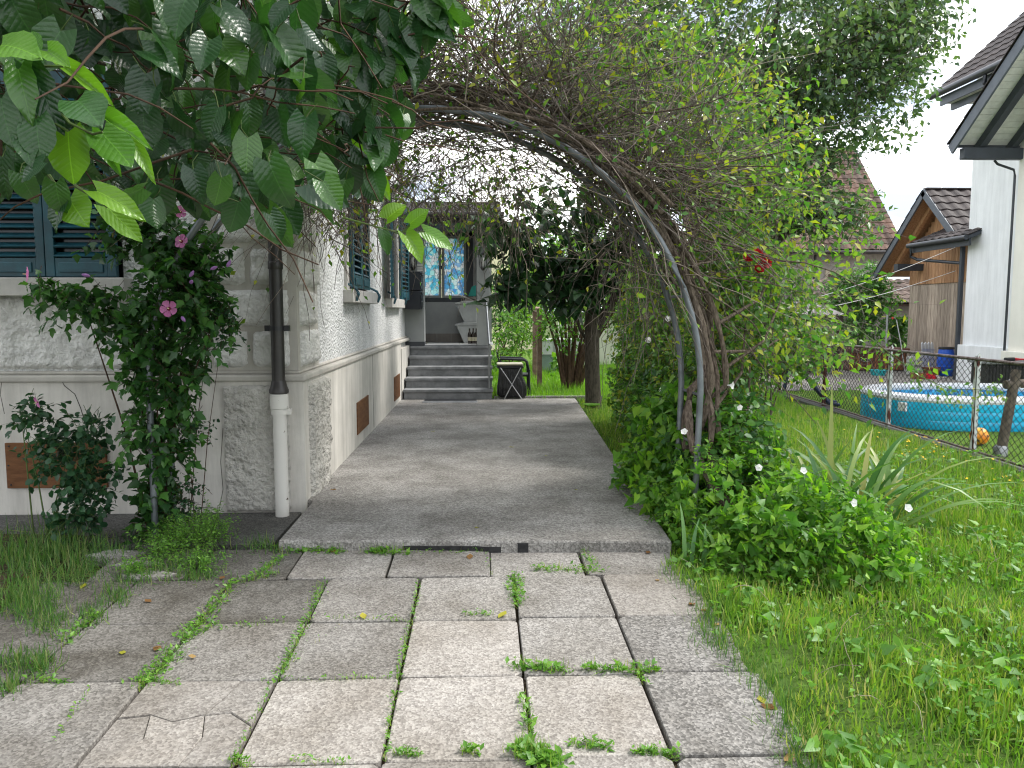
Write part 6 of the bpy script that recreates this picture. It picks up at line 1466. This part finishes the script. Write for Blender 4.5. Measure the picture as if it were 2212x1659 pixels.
# yellow composite flowers near the fence
n = 85; x = np.concatenate([rng.normal(4.45, .33, 70), rng.uniform(2.0, 4.9, 15)]); y = np.concatenate([rng.uniform(5.6, 8.4, 70), rng.uniform(2.6, 9.5, 15)]); x = np.clip(x, 1.5, 4.95)
b = MB(); k = 9; b.add([(0, 0, .002)] + [(math.cos(2 * math.pi * j / k) * (.5 if j % 1 else .5), math.sin(2 * math.pi * j / k) * .5, 0) for j in range(k)], [(0, 1 + j, 1 + (j + 1) % k) for j in range(k)])
fp = np.stack([x, y, lawnz(x, y) + rng.uniform(.08, .17, n)], -1)
V, Fi = scatter(np.array(b.v), np.array(b.f), fp, frames(rvec(n) * (1, 1, .1), nrm(UP + rng.normal(size=(n, 3)) * .35 + np.array((0, -.3, 0)))), rng.uniform(.014, .024, n))
tag(link('yellow_flowers', npmesh('yellow_flowers', V, Fi), G_['yellow'], kind='stuff'), 'small yellow flowers dotted through the long grass', 'flowers')
P = np.stack([fp, fp * (1, 1, .5) + (0, 0, -.04), fp * (1, 1, 0) + (0, 0, -.1)], 1); tubeobj('flower_stalks', P, np.full(n, .001), B_['stem']); tag(bpy.data.objects['flower_stalks'], 'thin stalks under the small yellow flowers', 'stalks')

# left side: grass tufts, herbs and stones on the soil strip
def gp(px, py): 
    d = ray(px, py); t = (CAMZ + .137 + .037 * 2.62) / (.037 * d[..., 1] - d[..., 2]); return np.array((0, 0, CAMZ)) + d * t[..., None]
L0 = [(60, 1200, 70, 40, 1300, .22), (150, 1185, 60, 30, 700, .22), (60, 1300, 55, 40, 1200, .20), (170, 1240, 40, 25, 500, .16), (110, 1350, 45, 25, 500, .13), (30, 1440, 30, 22, 350, .14), (90, 1440, 28, 16, 350, .15), (20, 1490, 22, 12, 200, .12),
      (250, 1290, 30, 18, 350, .12), (200, 1330, 25, 18, 300, .10), (300, 1250, 50, 14, 400, .12), (420, 1245, 50, 12, 420, .10), (350, 1225, 40, 14, 300, .14), (560, 1180, 24, 14, 160, .14), (610, 1190, 20, 9, 160, .10), (240, 1200, 40, 20, 260, .16), (450, 1200, 40, 18, 260, .12)]
XX = [[], [], []]; LN = []
for cx_, cy_, rx, ry, k, h in L0:
    k = int(k * .7)
    a = rng.normal(size=(k, 2)) * .5; p = gp(cx_ + a[:, 0] * rx * 1.3, cy_ + a[:, 1] * ry * 1.3); XX[0].append(p[:, 0]); XX[1].append(p[:, 1]); XX[2].append(p[:, 2] - .01); LN.append(.58 * h * rng.uniform(.5, 1.25, k))
x, y, z = map(np.concatenate, XX); ln = np.concatenate(LN)
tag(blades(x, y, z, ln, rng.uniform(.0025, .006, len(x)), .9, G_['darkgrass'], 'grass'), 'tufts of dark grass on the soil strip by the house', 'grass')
HB = [(400, 1180, 55, 30, 130, .20), (460, 1170, 40, 30, 100, .22), (350, 1200, 40, 25, 60, .16), (430, 1230, 50, 14, 60, .10), (300, 1240, 40, 14, 40, .10)]
PP = []
for cx_, cy_, rx, ry, k, h in HB:
    a = rng.normal(size=(k, 2)) * .5; p = gp(cx_ + a[:, 0] * rx, cy_ + a[:, 1] * ry); PP.append(twigpaths(p, nrm(rvec(k) * .4 + UP), h * rng.uniform(.5, 1.2, k), 5, .15, .06))
P = np.concatenate(PP); hbw = thing('low_herbs', 'feathery low green herbs beside the drainpipe and arch leg', 'plant', (-1.75, 4.7, -.08)); tubeobj('stems', P, taper(len(P), 5, np.full(len(P), .0012), .6), B_['stem'], hbw)
leafobj('foliage', LEAF_NARROW, *twigleaves(P, 12, .024, nrand=.6), G_['clover'], hbw)
for k, (px, py, r, lab) in enumerate(((255, 1200, .16, 'largest flat pale stone half hidden in the grass by the arch'), (300, 1222, .12, 'flat pale stone beside the arch leg in the grass'), (320, 1245, .14, 'long pale kerb stone nearest the paving by the arch'))):
    c = gp(np.array(px), np.array(py)); q = MB(); n_ = 11
    q.prism([(c[0] + r * (1 + .25 * math.sin(j * 2.3 + k)) * math.cos(2 * math.pi * j / n_), c[1] + r * .45 * (1 + .2 * math.cos(j * 1.9)) * math.sin(2 * math.pi * j / n_)) for j in range(n_)], c[2] - .05, c[2] + .018)
    tag(q.build('stone', M['terrace'], bevel=.012), lab, 'stone', 'stones at the arch foot')
# weeds in the paving joints
JW = [((470, 1345), (395, 1385), 60, 6, .7), ((130, 1395), (215, 1320), 90, 9, .8), ((60, 1470), (150, 1478), 60, 7, .7), ((200, 1480), (120, 1600), 40, 4, .5), ((380, 1365), (620, 1342), 60, 4, .5), ((620, 1470), (860, 1462), 40, 3, .5), ((700, 1335), (880, 1338), 40, 3, .5), ((880, 1195), (1050, 1192), 50, 4, .6), ((700, 1258), (600, 1470), 230, 7, .6), ((505, 1265), (395, 1385), 200, 10, .8), ((385, 1400), (300, 1485), 220, 16, .7), ((300, 1470), (390, 1478), 60, 6, .5), ((590, 1475), (505, 1640), 45, 5, .5), ((905, 1255), (890, 1340), 40, 3, .6), ((885, 1345), (862, 1450), 70, 4, .5), ((860, 1455), (830, 1640), 70, 4, .5),
      ((1112, 1245), (1120, 1310), 130, 9, .9), ((1108, 1440), (1225, 1450), 110, 8, 1.0), ((1260, 1445), (1420, 1452), 120, 7, 1.0), ((1130, 1500), (1145, 1590), 60, 6, .8), ((1125, 1620), (1200, 1655), 260, 18, 1.2), ((1230, 1608), (1320, 1618), 70, 10, .8), ((1370, 1625), (1470, 1632), 90, 8, .8), ((1380, 1455), (1400, 1480), 20, 5, .6),
      ((600, 1186), (740, 1194), 200, 8, 1.0), ((790, 1192), (880, 1196), 110, 7, 1.1), ((1150, 1228), (1290, 1232), 110, 8, .8), ((760, 1330), (560, 1475), 20, 3, .4), ((850, 1625), (905, 1632), 60, 6, .6), ((1000, 1622), (1030, 1626), 40, 6, .8), ((500, 1640), (540, 1655), 40, 5, .6), ((620, 1640), (760, 1650), 40, 4, .5), ((500, 1258), (600, 1240), 80, 5, .6), ((1000, 1326), (1060, 1326), 40, 5, .6), ((1045, 1186), (1060, 1240), 14, 3, .5), ((1245, 1180), (1300, 1235), 60, 6, .8), ((610, 1205), (540, 1255), 90, 6, .8)]
LP_, BP_ = [], []
for (ax, ay), (bx_, by_), k, sp__, h in JW:
    t = rng.random(k); p = gp(ax + (bx_ - ax) * t + rng.normal(0, sp__, k), ay + (by_ - ay) * t + rng.normal(0, sp__ * .45, k))
    LP_.append(np.concatenate([p, np.full((k, 1), h)], 1)); t = rng.random(k); p = gp(ax + (bx_ - ax) * t + rng.normal(0, sp__ * .8, k), ay + (by_ - ay) * t + rng.normal(0, sp__ * .35, k)); BP_.append(np.concatenate([p, np.full((k, 1), h)], 1))
A = np.concatenate(LP_); n = len(A); az = rng.uniform(0, 6.28, n); d = nrm(np.stack([np.cos(az), np.sin(az), rng.uniform(.1, 1.0, n)], -1))
tag(leafobj('joint_weeds', LEAF_OVAL, A[:, :3] + UP * rng.uniform(-.005, .02, n)[:, None], d, nrm(UP + rng.normal(size=(n, 3)) * .4), rng.uniform(.016, .042, n) * A[:, 3], G_['clover']), 'small leafy weeds growing in the paving joints', 'weeds')
A = np.concatenate(BP_); n = len(A)
tag(blades(A[:, 0], A[:, 1], A[:, 2] - .01, rng.uniform(.02, .075, n) * A[:, 3], rng.uniform(.002, .004, n), .8, G_['grass'], 'grass'), 'short grass sprouting from the paving joints', 'grass')
# fallen leaves on paving and terrace
FL = [(320, 1300, 1), (115, 1308, 1), (180, 1268, 0), (340, 1403, 2), (785, 1333, 0), (1085, 1330, 0), (1495, 1307, 2), (1520, 1320, 1), (1545, 1352, 1), (1575, 1420, 1), (1500, 1280, 1), (1660, 1530, 1), (1645, 1515, 0), (1705, 1640, 1), (415, 1420, 1), (265, 1412, 0), (90, 1408, 1), (300, 1258, 1), (780, 1333, 0), (1420, 1255, 1), (1380, 1190, 1), (1350, 1190, 1), (1320, 1192, 1), (1290, 1190, 1), (1400, 1195, 2), (720, 1192, 1), (760, 1196, 1), (700, 1197, 1), (1015, 1205, 2), (480, 1250, 1), (230, 1420, 0), (60, 1250, 2)]
TL = [(935, 932, 3), (1245, 1058, 3), (1105, 966, 0), (1180, 985, 0), (1178, 972, 0), (1090, 995, 0), (860, 1005, 3), (1170, 960, 0), (720, 1058, 1), (1030, 1140, 3), (1262, 1128, 3), (960, 868, 0)]
dl = [npmesh('fallen_leaf', np.array([(0, -.5, .02), (-.3, -.2, .12), (-.34, .2, .05), (0, .5, .14), (.3, .25, .03), (.33, -.15, .15), (0, 0, .0)]), np.array([(6, 1, 0), (6, 2, 1), (6, 3, 2), (6, 4, 3), (6, 5, 4), (6, 0, 5)])) for _ in range(2)]
G_['yleaf'] = leafmat('yellow_green_leaf', [(.30, .30, .03), (.38, .34, .05)], .2, .6, .2, island=False)
dl[0].materials.append(G_['dry']); dl[1].materials.append(G_['yleaf'])
def fall(px, py, k, ter):
    if ter: d_ = ray(np.array(px), np.array(py)); t = -CAMZ / d_[2]; p = np.array((0, 0, CAMZ)) + d_ * t
    else: p = gp(np.array(px), np.array(py)) + UP * .004
    yel = k in (0, 3); s = random.uniform(.03, .05) * (1.3 if k == 2 else 1)
    o = bpy.data.objects.new('fallen_leaf', dl[1 if yel else 0]); COL.objects.link(o); o.location = p; o.scale = (s, s * random.uniform(1, 1.5), s); o.rotation_euler = (random.uniform(-.2, .2), random.uniform(-.2, .2), random.uniform(0, 6.3))
    kind_ = 'yellowed' if yel else 'large curled brown' if k == 2 else 'curled brown'
    if ter:
        wh_ = 'near the steps' if p[1] > 9.5 else 'halfway along' if p[1] > 6.6 else 'near the front edge'
        sd_ = 'close to the house' if p[0] < -.45 else 'in the middle' if p[0] < .55 else 'towards the border shrubs'
        tag(o, '%s fallen leaf on the terrace %s, %s' % (kind_, wh_, sd_), 'leaf', 'leaves fallen on the terrace')
    else:
        ro__ = ['first', 'second', 'third', 'fourth', 'fifth'][int(np.clip(np.searchsorted([-r_ for r_ in rows], -p[1]) - 1, 0, 4))]
        sd_ = 'against the grass edge' if p[0] > .95 else 'right of centre' if p[0] > .4 else 'near the centre' if p[0] > -.4 else 'left of centre' if p[0] > -1.2 else 'among the soiled slabs'
        tag(o, '%s leaf on the %s slab row from the terrace, %s' % (kind_, ro__, sd_), 'leaf', 'leaves fallen on the paving')
for q_ in FL: fall(*q_, False)
for q_ in TL: fall(*q_, True)
seen_ = set()
for o in [o for o in COL.objects if o.name.startswith('fallen_leaf')]:
    if o['label'] in seen_: bpy.data.objects.remove(o)
    else: seen_.add(o['label'])
